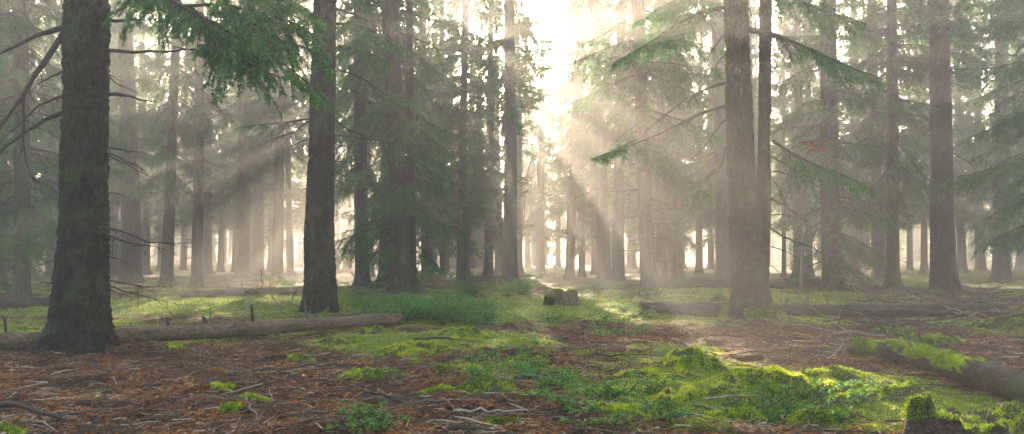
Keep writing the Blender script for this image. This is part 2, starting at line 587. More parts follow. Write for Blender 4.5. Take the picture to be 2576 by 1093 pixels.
def scatter(rng, n, y0, y1, power=1.6):
    """points in the camera's field, denser near it"""
    u = rng.uniform(0, 1, n)
    y = (y0 ** (1 - power) + u * (y1 ** (1 - power) - y0 ** (1 - power))) ** (1 / (1 - power))
    x = rng.uniform(-0.72, 0.72, n) * (y + 0.5)
    return x, y


def fuzz(g, rng, p, n, size, w, m=0, a=None):
    d = nrm(n + rng.normal(0, 0.55, p.shape))
    needles(g, rng, p, d, size, w, m, a)


rng = np.random.default_rng(5)
x, y = scatter(rng, 520000, 4.6, 36, 1.85)
mm = moss_mask(x, y) + rng.normal(0, 0.05, len(x))
k = mm > 0.50
x, y = x[k], y[k]
g = Geo()
sz = 0.011 + 0.0016 * y
tone = 0.5 + 0.35 * fbm(x / 0.5, y / 0.5, 0, 2, 51)
fuzz(g, rng, np.stack([x, y, hgt(x, y) - 0.004], -1), normals_at(x, y), sz, sz * 0.45, 0, tone)
tag(obj('moss_carpet', g.mesh('moss_carpet', [M_mossfl])), 'yellow green moss carpet spreading over the forest floor', 'moss', kind='stuff')

x, y = scatter(rng, 260000, 4.6, 26, 1.9)
mm = moss_mask(x, y) + rng.normal(0, 0.09, len(x))
k = mm < 0.56
x, y = x[k], y[k]
g = Geo()
az = rng.uniform(0, 2 * math.pi, len(x))
d = np.stack([np.cos(az), np.sin(az), rng.normal(0.12, 0.28, len(x))], -1)
d = nrm(d)
sz = np.exp(rng.normal(0, 0.45, len(x))) * 0.038
dark = fbm(x / 0.6, y / 0.6, 0, 3, 61)
needles(g, rng, np.stack([x, y, hgt(x, y) + 0.004], -1), d, sz, 0.0032 + 0.0003 * y, 0, 0.45 + 0.35 * dark)
x, y = scatter(rng, 4200, 4.6, 16, 1.9)
k = moss_mask(x, y) < 0.6
x, y = x[k], y[k]
az = rng.uniform(0, 2 * math.pi, len(x))
d = nrm(np.stack([np.cos(az), np.sin(az), rng.normal(0.1, 0.25, len(x))], -1))
needles(g, rng, np.stack([x, y, hgt(x, y) + 0.012], -1), d, 0.045, 0.028, 0, rng.uniform(0, .8, len(x)) ** 1.5)
tag(obj('needle_litter', g.mesh('needle_litter', [M_litter])), 'rust brown litter of fallen needles and bits of twig on the forest floor', 'litter', kind='stuff')

g = Geo()
x, y = scatter(rng, 11000, 4.8, 22, 1.8)
k = moss_mask(x, y) < 0.72
x, y = x[k], y[k]
n = len(x)
az = rng.uniform(0, 2 * math.pi, n)
ln = np.exp(rng.normal(-1.9, 0.45, n))
d = np.stack([np.cos(az), np.sin(az), rng.normal(0.05, 0.12, n)], -1)
s = np.linspace(-0.5, 0.5, 4)
P = np.stack([x, y, hgt(x, y) + 0.012], -1)[:, None, :] + d[:, None, :] * (ln[:, None] * s)[:, :, None]
P += rng.normal(0, 0.022, P.shape) * ln[:, None, None]
tubes(g, P, (0.003 + 0.012 * ln)[:, None] * np.array([1, .95, .8, .4]), 3, 0, rng.uniform(0, 1, n))
tag(obj('twig_litter', g.mesh('twig_litter', [M_twiglit])), 'thin broken grey brown twigs littering the needle covered floor', 'twigs', kind='stuff')


# grass in the bright clearing at the right
def grass(name, spots, label, hh=0.2):
    g = Geo()
    for px, py, rx, ry, n in spots:
        c = G(px, py)
        x = c[0] + rng.normal(0, rx, n)
        y = c[1] + rng.normal(0, ry, n)
        d = nrm(np.stack([rng.normal(0, 0.35, n), rng.normal(0, 0.35, n), np.ones(n)], -1))
        needles(g, rng, np.stack([x, y, hgt(x, y)], -1), d, hh, 0.014, 0)
    tag(obj(name, g.mesh(name, [M_grass])), label, 'grass', kind='stuff')


grass('grass', [(2290, 705, 1.5, 2.0, 7000), (2180, 700, 1.2, 2.0, 2500), (2450, 690, 2.0, 3.0, 7000), (2560, 690, 1.5, 3.0, 4000)], 'fine pale green grass in the bright clearing between the far right trunks')
grass('grass', [(130, 705, 2.0, 3.0, 5000), (560, 745, 2.2, 2.2, 4000), (700, 755, 1.5, 1.5, 3000), (380, 770, 1.5, 1.5, 3000)], 'thin yellow green grass in the sunlit strip behind the big left trunk', 0.09)

# ------------------------------------------------------------------ crowns shared by the middle and far trees
rng = np.random.default_rng(11)
LT = [(L, bough(rng, L, dens=17, nd=44, nl=0.075, nw=0.02, ter=0.085, sag=rng.uniform(0.15, 0.35), droop=0.8, hang=0.8, rise=rng.uniform(-0.1, 0.1))) for L in (1.2, 1.8, 2.4, 2.4, 3.1, 3.1)]
LU = [(L, bough(rng, L, dens=11, nd=20, nl=0.16, nw=0.07, ter=0.15, sag=0.1, droop=0.5, hang=0.5, rise=0.1)) for L in (1.0, 1.7, 2.4)]
DT = [(L, bough(rng, L, dens=6, ter=0.14, sag=rng.uniform(0.1, 0.3), droop=0.6, dead=True, rise=rng.uniform(-0.15, 0.05), sec=0.38, tr=0.006)) for L in (0.8, 1.3, 1.9, 2.5)]


def pick(T, L, rng):
    c = sorted(T, key=lambda q: abs(q[0] - L) + rng.uniform(0, 0.25))[0]
    return c[1], L / c[0]


def crown(rng, z0, H, R, dead0, zfine=11.0, p_keep=0.92, dead_n=2.2, fine=True, whorl=0.36):
    g = Geo()
    z = dead0
    while z < z0:
        for _ in range(rng.poisson(dead_n)):
            L = rng.uniform(0.5, 1) * min(R, 0.6 + 0.25 * z)
            b, k_ = pick(DT, L, rng)
            g.put(b, rotz(rng.uniform(0, 6.283)) @ roty(rng.uniform(-0.1, 0.35)), (0, 0, z + rng.uniform(-.1, .1)), k_)
        z += 0.35
    z = z0
    while z < H - 0.3:
        f = (z - z0) / (H - z0)
        up_ = fine and z < zfine
        for _ in range(rng.integers(3, 5)):
            if rng.uniform() > p_keep:
                continue
            L = max(0.5, R * (1 - f) ** 0.5 * rng.uniform(0.65, 1.05) * (0.75 + 0.25 * min(1, (z - z0 + .3) / 1.5)))
            b, k_ = pick(LT if up_ else LU, L, rng)
            g.put(b, rotz(rng.uniform(0, 6.283)) @ roty(rng.uniform(0.0, 0.45) - 0.5 * f), (0, 0, z + rng.uniform(-.15, .15)), k_, rng.uniform(-.15, .15))
        z += whorl if up_ else 0.4
    return g


H = 23.0
CR = {}
for key, args in {'full': [(0.7, 2.7, 0.4), (1.2, 2.5, 0.4)], 'mid': [(2.4, 2.6, 0.7), (3.4, 2.7, 0.7)], 'high': [(4.6, 2.6, 1.0), (6.2, 2.4, 0.8)]}.items():
    CR[key] = [crown(np.random.default_rng(100 + i + len(key)), z0, H, R, d0, p_keep=0.78 if key == 'full' else 0.9).mesh('crown', [M_twig, M_needle]) for i, (z0, R, d0) in enumerate(args)]
CR['thin'] = [crown(np.random.default_rng(140 + i), 5.0, H, 2.2, 1.0, p_keep=0.4, dead_n=1.6).mesh('crown', [M_twig, M_needle]) for i in range(1)]
CR['far'] = [crown(np.random.default_rng(150 + i), z0, H, 2.6, 2.5, fine=False, dead_n=1.0, p_keep=0.82).mesh('crown', [M_twig, M_needle_far]) for i, z0 in enumerate((3.5, 7.0, 2.0, 10.0))]


def std_trunk(seed):
    g = Geo()
    r_ = np.random.default_rng(seed)
    z = np.concatenate([np.array([-0.25, 0, .1, .22, .4, .7]), np.linspace(1.2, H, 26)])
    rad = (1 - 0.72 * (np.clip(z, 0, H) / H) ** 1.15) * (1 + 0.55 * np.exp(-np.clip(z, 0, 9) / 0.22))
    k_ = 20
    an = np.arange(k_) / k_ * 2 * math.pi
    a1, a2 = r_.uniform(0, 6.28, 2)
    lob = 1 + np.exp(-np.clip(z, 0, 9) / 0.3)[:, None] * 0.22 * np.cos(4 * an + a1)[None, :] + 0.03 * np.cos(3 * an + z[:, None] + a2)
    bx = 0.35 * np.sin(z / 6 + a1) - 0.35 * math.sin(a1)
    by = 0.35 * np.sin(z / 7 + a2) - 0.35 * math.sin(a2)
    V = np.stack([bx[:, None] + rad[:, None] * lob * np.cos(an), by[:, None] + rad[:, None] * lob * np.sin(an), np.broadcast_to(z[:, None], lob.shape)], -1)
    g.add(V.reshape(-1, 3), grid_faces(len(z), k_, True), 0, 0.5, True)
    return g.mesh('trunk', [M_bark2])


TR = [std_trunk(i) for i in range(4)]


def tree(px, py, top, w, key, label, var=0, rot=0.0, cs=1.0, group=None, base=None, cat='tree'):
    b = G(px, py) if base is None else base
    d = b[1]
    t = PP(top, 0, d)
    lean = math.atan2(t[0] - b[0], t[2] - b[2]) if base is None else top
    e = empty('spruce_tree', b)
    e.rotation_euler = (0, lean, 0)
    tag(e, label, cat, group)
    r = 0.5 * w / FPX * d if base is None else w
    o = obj('trunk', TR[(var + int(abs(px))) % 4], e)
    o.scale = (r * 1.08, r * 1.08, 1)
    if key:
        c = obj('crown', CR[key][var % len(CR[key])], e)
        c.rotation_euler = (0, 0, rot)
        c.scale = (cs, cs, 1)
    return e


# ------------------------------------------------------------------ near trunks
def near_trunk(keys, d, seed, flare=0.0, lobes=5, H_=21.0, bark=0.014, k_=120, dz=0.018, zf=0.3, flat_top=None):
    """keys: (px centre, py, px width) from the foot up; widths are measured on the photograph"""
    pts = np.array([PP(a, b, d) for a, b, _ in keys])
    rad = np.array([0.46 * w / FPX * d - 0.005 for *_, w in keys])
    z = np.concatenate([np.arange(pts[0, 2] - 0.15, pts[-1, 2], dz), np.linspace(pts[-1, 2], H_, 30)])
    sl = (pts[-1] - pts[-3]) / (pts[-1, 2] - pts[-3, 2])
    cx = np.interp(z, pts[:, 2], pts[:, 0]) + np.clip(z - pts[-1, 2], 0, None) * sl[0] * 0.5
    rr = np.interp(z, pts[:, 2], rad)
    ker = np.ones(15) / 15
    m_ = z < pts[-1, 2] - 0.3
    cx[m_] = np.convolve(np.pad(cx, 7, 'edge'), ker, 'valid')[m_]
    rr[m_] = np.convolve(np.pad(rr, 7, 'edge'), ker, 'valid')[m_]
    top_ = np.clip((z - pts[-1, 2]) / (H_ - pts[-1, 2]), 0, 1)
    rr = rr * (1 - 0.85 * top_)
    an = np.arange(k_) / k_ * 2 * math.pi
    r_ = np.random.default_rng(seed)
    a0 = r_.uniform(0, 6.28)
    zz = np.clip(z - pts[0, 2], 0, None)[:, None]
    C, S = np.cos(an)[None, :], np.sin(an)[None, :]
    R0 = rr[:, None]
    lob = np.clip(np.cos(lobes * an + a0 + 0.7 * np.sin(an * 2 + a0)), -0.3, 1)[None, :]
    R = R0 * (1 + flare * np.exp(-zz / zf) * lob + 0.02 * np.cos(2 * an + a0)[None, :])
    X, Y, Z = C * R0 * 1.0, S * R0 * 1.0, z[:, None] + 0 * C
    n1 = 1 - 2.2 * np.abs(fbm(X * 13 + 0.6 * Z, Y * 13, Z * 5, 3, seed))
    R = R + bark * (0.8 * n1 + 0.8 * vnoise(X * 45, Y * 45, Z * 30, seed + 3)) + 0.02 * vnoise(X * 3, Y * 3, Z * 1.2, seed + 5)
    V = np.stack([cx[:, None] + C * R, d + S * R, Z], -1)
    g = Geo()
    g.add(V.reshape(-1, 3), grid_faces(len(z), k_, True), 0, 0.5, True)
    return g, (pts, rad)


def to_local(g, o):
    g.flat()
    g.V[0] = g.V[0] - np.asarray(o)
    return g


def branch_part(parent, base, pts, r0, seed, dead=True, d0=None, **kw):
    """a limb through photo points (px, py, distance) as one child mesh of the tree"""
    path = np.array([PP(*p) for p in pts])
    n = 14
    t = np.linspace(0, len(path) - 1, n)
    path = np.stack([np.interp(t, np.arange(len(path)), path[:, i]) for i in range(3)], -1)
    r_ = np.random.default_rng(seed)
    path[1:-1] += r_.normal(0, 0.012, (n - 2, 3))
    ker = np.array([.25, .5, .25])
    for i in range(3):
        path[1:-1, i] = np.convolve(path[:, i], ker, 'valid')
    L = np.linalg.norm(np.diff(path, axis=0), axis=1).sum()
    g = bough(r_, L, path=path, r0=r0, dead=dead, **kw)
    name = 'dead_branch' if dead else 'bough'
    return obj(name, to_local(g, base).mesh(name, [M_twig if dead else M_twig, M_needle_near]), parent)


# big left tree
D1 = flatground(200, 885)[1]
g, _ = near_trunk([(194, 925, 330), (195, 900, 262), (197, 872, 208), (198, 845, 176), (200, 820, 155), (203, 760, 140), (205, 690, 130), (208, 600, 122), (209, 500, 116), (210, 400, 113), (214, 200, 110), (220, 0, 108)], D1, 3, flare=0.42, lobes=6, bark=0.026, zf=.22)
b1 = PP(197, 900, D1)
T1 = tag(empty('spruce_tree', b1), 'massive dark rough barked spruce with bare limbs, nearest tree of all', 'tree')
obj('trunk', to_local(g, b1).mesh('trunk', [M_bark]), T1)
dk = dict(dens=9, ter=0.08, droop=0.3, hang=0.5, tr=0.0042, sec=0.34)
A = D1
for i, (pts, r0, kw) in enumerate([
    ([(160, 70, A), (100, 88, A - .3), (50, 110, A - .6), (-60, 165, A - 1.0)], 0.040, {}),
    ([(162, 82, A), (110, 160, A - .4), (60, 240, A - .8), (25, 290, A - 1.0), (-60, 400, A - 1.2)], 0.046, dict(sec=0.25)),
    ([(60, 235, A - .8), (55, 330, A - .9), (62, 400, A - 1.0), (90, 470, A - 1.0)], 0.024, dict(sec=0.4)),
    ([(162, 240, A), (110, 262, A + .2), (60, 300, A + .3), (0, 360, A + .4)], 0.024, {}),
    ([(160, 284, A), (100, 308, A - .3), (40, 350, A - .5), (-40, 420, A - .8)], 0.034, {}),
    ([(158, 180, A), (110, 205, A - .2), (70, 235, A - .3)], 0.018, {}),
    ([(268, 52, A), (330, 50, A - .1), (380, 50, A - .2), (412, 47, A - .3)], 0.024, dict(dens=2)),
    ([(268, 127, A), (340, 128, A - .2), (410, 133, A - .4), (480, 124, A - .6), (560, 130, A - .8)], 0.026, dict(dens=4, sec=.3)),
    ([(266, 236, A), (310, 238, A - .1), (355, 250, A - .2), (398, 258, A - .25)], 0.027, dict(dens=2)),
    ([(265, 165, A), (285, 205, A - .1), (320, 225, A - .1), (360, 243, A - .1)], 0.013, {}),
    ([(262, 373, A), (300, 376, A - .1), (340, 382, A - .1), (374, 388, A - .1)], 0.012, {}),
    ([(262, 382, A), (300, 398, A - .1), (340, 413, A - .1), (372, 440, A - .1)], 0.013, {}),
    ([(262, 388, A), (310, 412, A - .1), (350, 430, A - .1), (380, 446, A - .1)], 0.011, {}),
    ([(260, 488, A), (285, 487, A), (305, 492, A), (325, 500, A)], 0.010, {}),
    ([(248, 572, A - .2), (310, 582, A - .3), (370, 612, A - .4), (430, 614, A - .5), (488, 610, A - .6)], 0.014, {}),
    ([(250, 585, A - .2), (310, 605, A - .3), (370, 618, A - .4), (420, 628, A - .4)], 0.012, {}),
    ([(262, 640, A), (290, 650, A), (320, 662, A)], 0.009, {}),
    ([(262, 708, A), (310, 714, A - .1), (380, 722, A - .2), (442, 718, A - .3)], 0.011, {}),
    ([(262, 715, A), (310, 733, A - .1), (380, 748, A - .2), (455, 770, A - .3)], 0.012, {}),
    ([(262, 722, A), (300, 740, A - .1), (345, 752, A - .2)], 0.009, {}),
    ([(150, 645, A), (120, 660, A), (95, 668, A)], 0.010, {}),
    ([(145, 716, A), (115, 712, A), (86, 718, A)], 0.011, {}),
    ([(205, 680, A - .35), (190, 700, A - .5), (225, 740, A - .6), (226, 760, A - .6)], 0.008, dict(dens=1)),
    ([(205, 275, A - .3), (183, 285, A - .5), (182, 310, A - .55), (205, 365, A - .5), (240, 375, A - .4)], 0.010, dict(dens=2)),
]):
    q = dict(dk)
    q.update(kw)
    branch_part(T1, b1, pts, r0, 300 + i, **q)
# the green boughs hanging across the top left
nk = dict(dead=False, dens=28, nd=230, nl=0.034, nw=0.009, ter=0.045, droop=0.55, hang=0.9, tr=0.0022)
B = 8.6
for i, (pts, r0, kw) in enumerate([
    ([(245, -190, A), (360, -40, 9.6), (470, 18, 9.2), (560, 75, 8.9), (650, 120, 8.7), (740, 175, 8.5), (840, 270, 8.4)], 0.034, dict(seclen=0.75, live=0.3)),
    ([(470, 16, 9.2), (540, 10, 9.1), (620, 18, 8.9), (700, 40, 8.8), (790, 82, 8.7), (815, 160, 8.6)], 0.02, dict(seclen=0.6, live=0.02)),
    ([(470, 16, 9.2), (590, 150, 8.9), (690, 190, 8.7), (770, 210, 8.6), (800, 262, 8.6)], 0.02, dict(seclen=0.55, live=0.3)),
    ([(250, -260, A), (400, -120, 9.8), (560, -45, 9.3), (700, -20, 9.0), (800, 45, 8.9)], 0.034, dict(seclen=0.7, live=0.35)),
    ([(560, 20, 9.1), (640, 60, 8.9), (720, 110, 8.8), (790, 130, 8.7), (830, 180, 8.6)], 0.016, dict(seclen=0.6, live=0.02)),
    ([(600, -60, 9.2), (680, -10, 9.0), (760, 30, 8.9), (830, 60, 8.8)], 0.016, dict(seclen=0.6, live=0.02)),
    ([(520, 45, 9.1), (570, 100, 9.0), (620, 130, 8.9), (680, 150, 8.8)], 0.016, dict(seclen=0.5, live=0.02)),
    ([(560, 75, 8.9), (555, 150, 8.8), (550, 220, 8.8), (530, 262, 8.7)], 0.010, dict(seclen=0.28, live=0.3, sec=.3)),
    ([(480, 124, A - .6), (540, 118, A - .9), (600, 140, A - 1.1), (650, 150, A - 1.2)], 0.012, dict(seclen=0.35, live=0.05)),
]):
    q = dict(nk)
    q.update(kw)
    branch_part(T1, b1, pts, r0, 340 + i, **q)

# second large tree
D2 = flatground(805, 783)[1]
g, _ = near_trunk([(806, 800, 118), (806, 770, 98), (806, 740, 88), (805, 690, 83), (804, 600, 79), (806, 450, 74), (811, 300, 68), (817, 0, 62)], D2, 8, flare=0.25, lobes=5, k_=100, dz=0.03, bark=0.022)
b2 = PP(806, 795, D2)
T2 = tag(empty('spruce_tree', b2), 'large straight brown spruce trunk with mossy foot, standing just behind the broken end log', 'tree')
obj('trunk', to_local(g, b2).mesh('trunk', [M_bark]), T2)
A = D2
for i, (pts, r0, kw) in enumerate([
    ([(776, 305, A), (740, 335, A - .4), (690, 350, A - .8), (640, 372, A - 1.0)], 0.020, dict(sec=.4)),
    ([(776, 348, A), (745, 362, A - .3), (715, 375, A - .5), (700, 400, A - .6)], 0.012, {}),
    ([(842, 300, A), (880, 328, A - .1), (920, 345, A - .1), (950, 365, A)], 0.022, {}),
    ([(842, 340, A), (890, 345, A), (950, 352, A), (990, 362, A)], 0.012, {}),
    ([(842, 362, A), (870, 370, A - .1), (900, 382, A - .2)], 0.012, {}),
    ([(842, 406, A), (880, 408, A), (915, 418, A), (925, 450, A)], 0.012, {}),
    ([(842, 468, A), (870, 480, A), (900, 495, A), (915, 500, A)], 0.012, {}),
    ([(846, 22, A), (900, 40, A - .3), (960, 75, A - .5), (1000, 110, A - .6)], 0.026, dict(sec=.45)),
    ([(842, 122, A), (900, 130, A - .3), (960, 150, A - .6)], 0.02, dict(sec=.5)),
    ([(848, 175, A), (900, 190, A - .2), (960, 230, A - .4), (1040, 300, A - .6)], 0.018, {}),
    ([(842, 606, A), (860, 608, A), (875, 612, A)], 0.007, {}),
    ([(768, 610, A), (750, 614, A), (735, 612, A)], 0.006, {}),
]):
    q = dict(dk)
    q.update(kw)
    branch_part(T2, b2, pts, r0, 400 + i, **q)
nk2 = dict(nk)
nk2.update(nd=95, nl=0.05, nw=0.014, ter=0.06)
for i, (pts, r0, kw) in enumerate([
    ([(846, 60, A), (900, 62, A - .5), (960, 90, A - 1.0), (1010, 130, A - 1.2)], 0.03, dict(seclen=.8)),
    ([(842, 118, A), (890, 125, A - .5), (950, 140, A - .9), (990, 165, A - 1.1)], 0.026, dict(seclen=.7)),
    ([(776, 300, A), (720, 310, A - .5), (650, 315, A - 1), (600, 322, A - 1.2)], 0.018, dict(seclen=.6, live=.45, dens=9)),
    ([(842, 430, A), (880, 450, A - .2), (900, 470, A - .3)], 0.01, dict(seclen=.3, live=.5, dens=9)),
]):
    q = dict(nk2)
    q.update(kw)
    branch_part(T2, b2, pts, r0, 420 + i, **q)

# twin stemmed tree right of the middle
D3 = flatground(1890, 808)[1]
g, _ = near_trunk([(1893, 826, 200), (1893, 806, 158), (1892, 786, 130), (1891, 762, 112), (1890, 735, 102), (1887, 700, 98), (1880, 620, 90), (1873, 540, 78), (1866, 450, 72), (1861, 300, 69), (1856, 150, 67), (1850, 0, 65)], D3, 21, flare=0.28, lobes=5, k_=100, dz=0.03, bark=0.02)
b3 = PP(1892, 808, D3)
T3 = tag(empty('spruce_tree', b3), 'large twin stemmed grey brown spruce with mossy foot, standing by the long thin log', 'tree')
obj('trunk', to_local(g, b3).mesh('trunk', [M_bark]), T3)
g, _ = near_trunk([(1912, 760, 40), (1914, 700, 44), (1917, 640, 42), (1920, 560, 38), (1922, 400, 36), (1924, 200, 35), (1926, 0, 34)], D3 + 0.12, 22, k_=60, dz=0.04, bark=0.010)
tag(obj('side_stem', to_local(g, b3).mesh('side_stem', [M_bark]), T3), 'thinner second stem rising beside the main trunk')
A = D3
for i, (pts, r0, kw) in enumerate([
    ([(1818, 20, A), (1760, 30, A - .4), (1710, 60, A - .7), (1660, 110, A - 1.0), (1620, 150, A - 1.2)], 0.034, dict(sec=.3)),
    ([(1822, 210, A), (1770, 225, A - .4), (1720, 255, A - .7), (1680, 285, A - .9), (1620, 335, A - 1.1)], 0.030, dict(sec=.25)),
    ([(1822, 268, A), (1770, 280, A - .4), (1700, 318, A - .8), (1640, 345, A - 1.0), (1560, 378, A - 1.3), (1500, 395, A - 1.4)], 0.030, dict(sec=.25)),
    ([(1818, 90, A), (1790, 130, A - .2), (1775, 165, A - .3)], 0.015, dict(sec=.5)),
    ([(1885, 78, A), (1960, 95, A - .5), (2050, 130, A - .9), (2130, 165, A - 1.2), (2220, 200, A - 1.5)], 0.042, dict(sec=.3)),
    ([(1945, 355, A), (1985, 382, A - .4), (2030, 412, A - .8), (2080, 430, A - 1.1)], 0.032, dict(sec=.35)),
    ([(1940, 395, A), (1985, 420, A - .3), (2030, 455, A - .5), (2080, 480, A - .6)], 0.016, {}),
    ([(1943, 432, A), (1990, 440, A), (2030, 450, A)], 0.014, {}),
    ([(1938, 500, A), (1980, 520, A - .2), (2030, 560, A - .4)], 0.02, {}),
    ([(1938, 540, A), (1970, 542, A), (2005, 545, A)], 0.012, {}),
    ([(1938, 575, A), (1980, 600, A - .2), (2040, 620, A - .4), (2090, 650, A - .5)], 0.022, {}),
    ([(1938, 620, A), (1980, 635, A - .1), (2010, 650, A - .2)], 0.012, {}),
    ([(1938, 668, A), (1965, 690, A - .1), (1990, 715, A - .2)], 0.012, {}),
    ([(1826, 300, A), (1800, 330, A - .2), (1780, 360, A - .3), (1740, 400, A - .5)], 0.014, dict(sec=.5)),
    ([(1826, 370, A), (1815, 420, A - .2), (1780, 450, A - .3), (1745, 475, A - .5)], 0.014, dict(sec=.5)),
    ([(1885, 20, A), (1905, 60, A - .2), (1880, 110, A - .3)], 0.014, dict(sec=.4)),
    ([(1945, 455, A), (1975, 500, A - .1), (2000, 590, A)], 0.01, dict(sec=.4)),
]):
    q = dict(dk)
    q.update(kw)
    branch_part(T3, b3, pts, r0, 500 + i, **q)
for i, (pts, r0, kw) in enumerate([
    ([(1820, 18, A), (1760, 30, A - .6), (1700, 62, A - 1), (1620, 115, A - 1.5), (1530, 170, A - 1.8)], 0.03, dict(seclen=.75, live=.35)),
    ([(1820, -60, A), (1740, -20, A - .6), (1660, 20, A - 1), (1600, 60, A - 1.4)], 0.03, dict(seclen=.75, live=.25)),
    ([(1600, 352, A - 1.2), (1560, 372, A - 1.3), (1520, 388, A - 1.4), (1490, 400, A - 1.5)], 0.010, dict(seclen=.4, live=.1)),
    ([(1830, 130, A), (1790, 180, A - .4), (1760, 230, A - .6)], 0.014, dict(seclen=.5, live=.4, dens=12)),
    ([(1885, 70, A), (1960, 90, A - .6), (2060, 130, A - 1.1), (2150, 175, A - 1.5), (2230, 215, A - 1.7)], 0.02, dict(seclen=.85, live=.35)),
    ([(1945, 360, A), (2000, 390, A - .6), (2060, 420, A - 1), (2140, 450, A - 1.3), (2200, 480, A - 1.4)], 0.02, dict(seclen=.75, live=.3)),
    ([(1800, 420, A - .2), (1770, 460, A - .4), (1735, 500, A - .7)], 0.012, dict(seclen=.5, live=.3, dens=12)),
    ([(1885, -40, A), (1970, -10, A - .6), (2080, 30, A - 1.1), (2180, 60, A - 1.5)], 0.03, dict(seclen=.9, live=.25)),
]):
    q = dict(nk2)
    q.update(kw)
    branch_part(T3, b3, pts, r0, 530 + i, **q)
g = Geo()
r_ = np.random.default_rng(9)
for px, py in ((2010, 360), (2035, 378), (2055, 362)):
    b_ = bough(r_, 0.55, dens=30, nd=90, nl=0.05, nw=0.01, seclen=.3)
    g.put(b_, rotz(r_.uniform(0, 6)), PP(px, py, D3 - .9) - b3, 1)
tag(obj('withered_bough', g.mesh('withered_bough', [M_twig, M_rust]), T3), 'rust red withered spray on the right hand limb')

# fourth large tree (right)
D4 = flatground(2376, 738)[1]
g, _ = near_trunk([(2378, 752, 92), (2376, 720, 74), (2373, 680, 66), (2371, 600, 62), (2368, 400, 57), (2365, 200, 53), (2361, 0, 50)], D4, 33, flare=0.2, k_=72, dz=0.05, bark=0.013)
b4 = PP(2377, 748, D4)
T4 = tag(empty('spruce_tree', b4), 'tall straight dark green tinged spruce trunk rising behind the long log at right', 'tree')
obj('trunk', to_local(g, b4).mesh('trunk', [M_bark]), T4)
for i, (pts, r0, kw) in enumerate([
    ([(2398, 388, D4), (2440, 410, D4 - .4), (2470, 440, D4 - .6)], 0.02, {}),
    ([(2395, 210, D4), (2440, 225, D4 - .3), (2490, 250, D4 - .6)], 0.018, {}),
    ([(2340, 240, D4), (2300, 230, D4 - .3), (2270, 215, D4 - .5)], 0.016, {}),
    ([(2396, 60, D4), (2440, 62, D4 - .3), (2500, 70, D4 - .6)], 0.018, {}),
]):
    q = dict(dk)
    q.update(kw)
    branch_part(T4, b4, pts, r0, 560 + i, **q)
for i, (pts, r0, kw) in enumerate([
    ([(2395, 130, D4), (2440, 140, D4 - .6), (2480, 160, D4 - 1)], 0.02, dict(seclen=.8, live=.3)),
    ([(2340, 330, D4), (2310, 340, D4 - .5), (2290, 360, D4 - .8)], 0.016, dict(seclen=.6, live=.3)),
]):
    q = dict(nk2)
    q.update(kw)
    branch_part(T4, b4, pts, r0, 570 + i, **q)

# live crowns of the four big trees, added above view to shade the foreground
TOPS = [crown(np.random.default_rng(170 + i), 7.5, 21.0, 3.0, 7.0, zfine=0, whorl=0.4).mesh('crown', [M_twig, M_needle]) for i in range(2)]
for i, (e, topx, d) in enumerate(((T1, 220, D1), (T2, 817, D2), (T3, 1850, D3), (T4, 2361, D4))):
    c = obj('crown', TOPS[i % 2], e)
    c.rotation_euler = (0, 0, i * 1.3)
    c.location = ((PP(topx, 0, d)[0] - e.location.x), 0, 0)

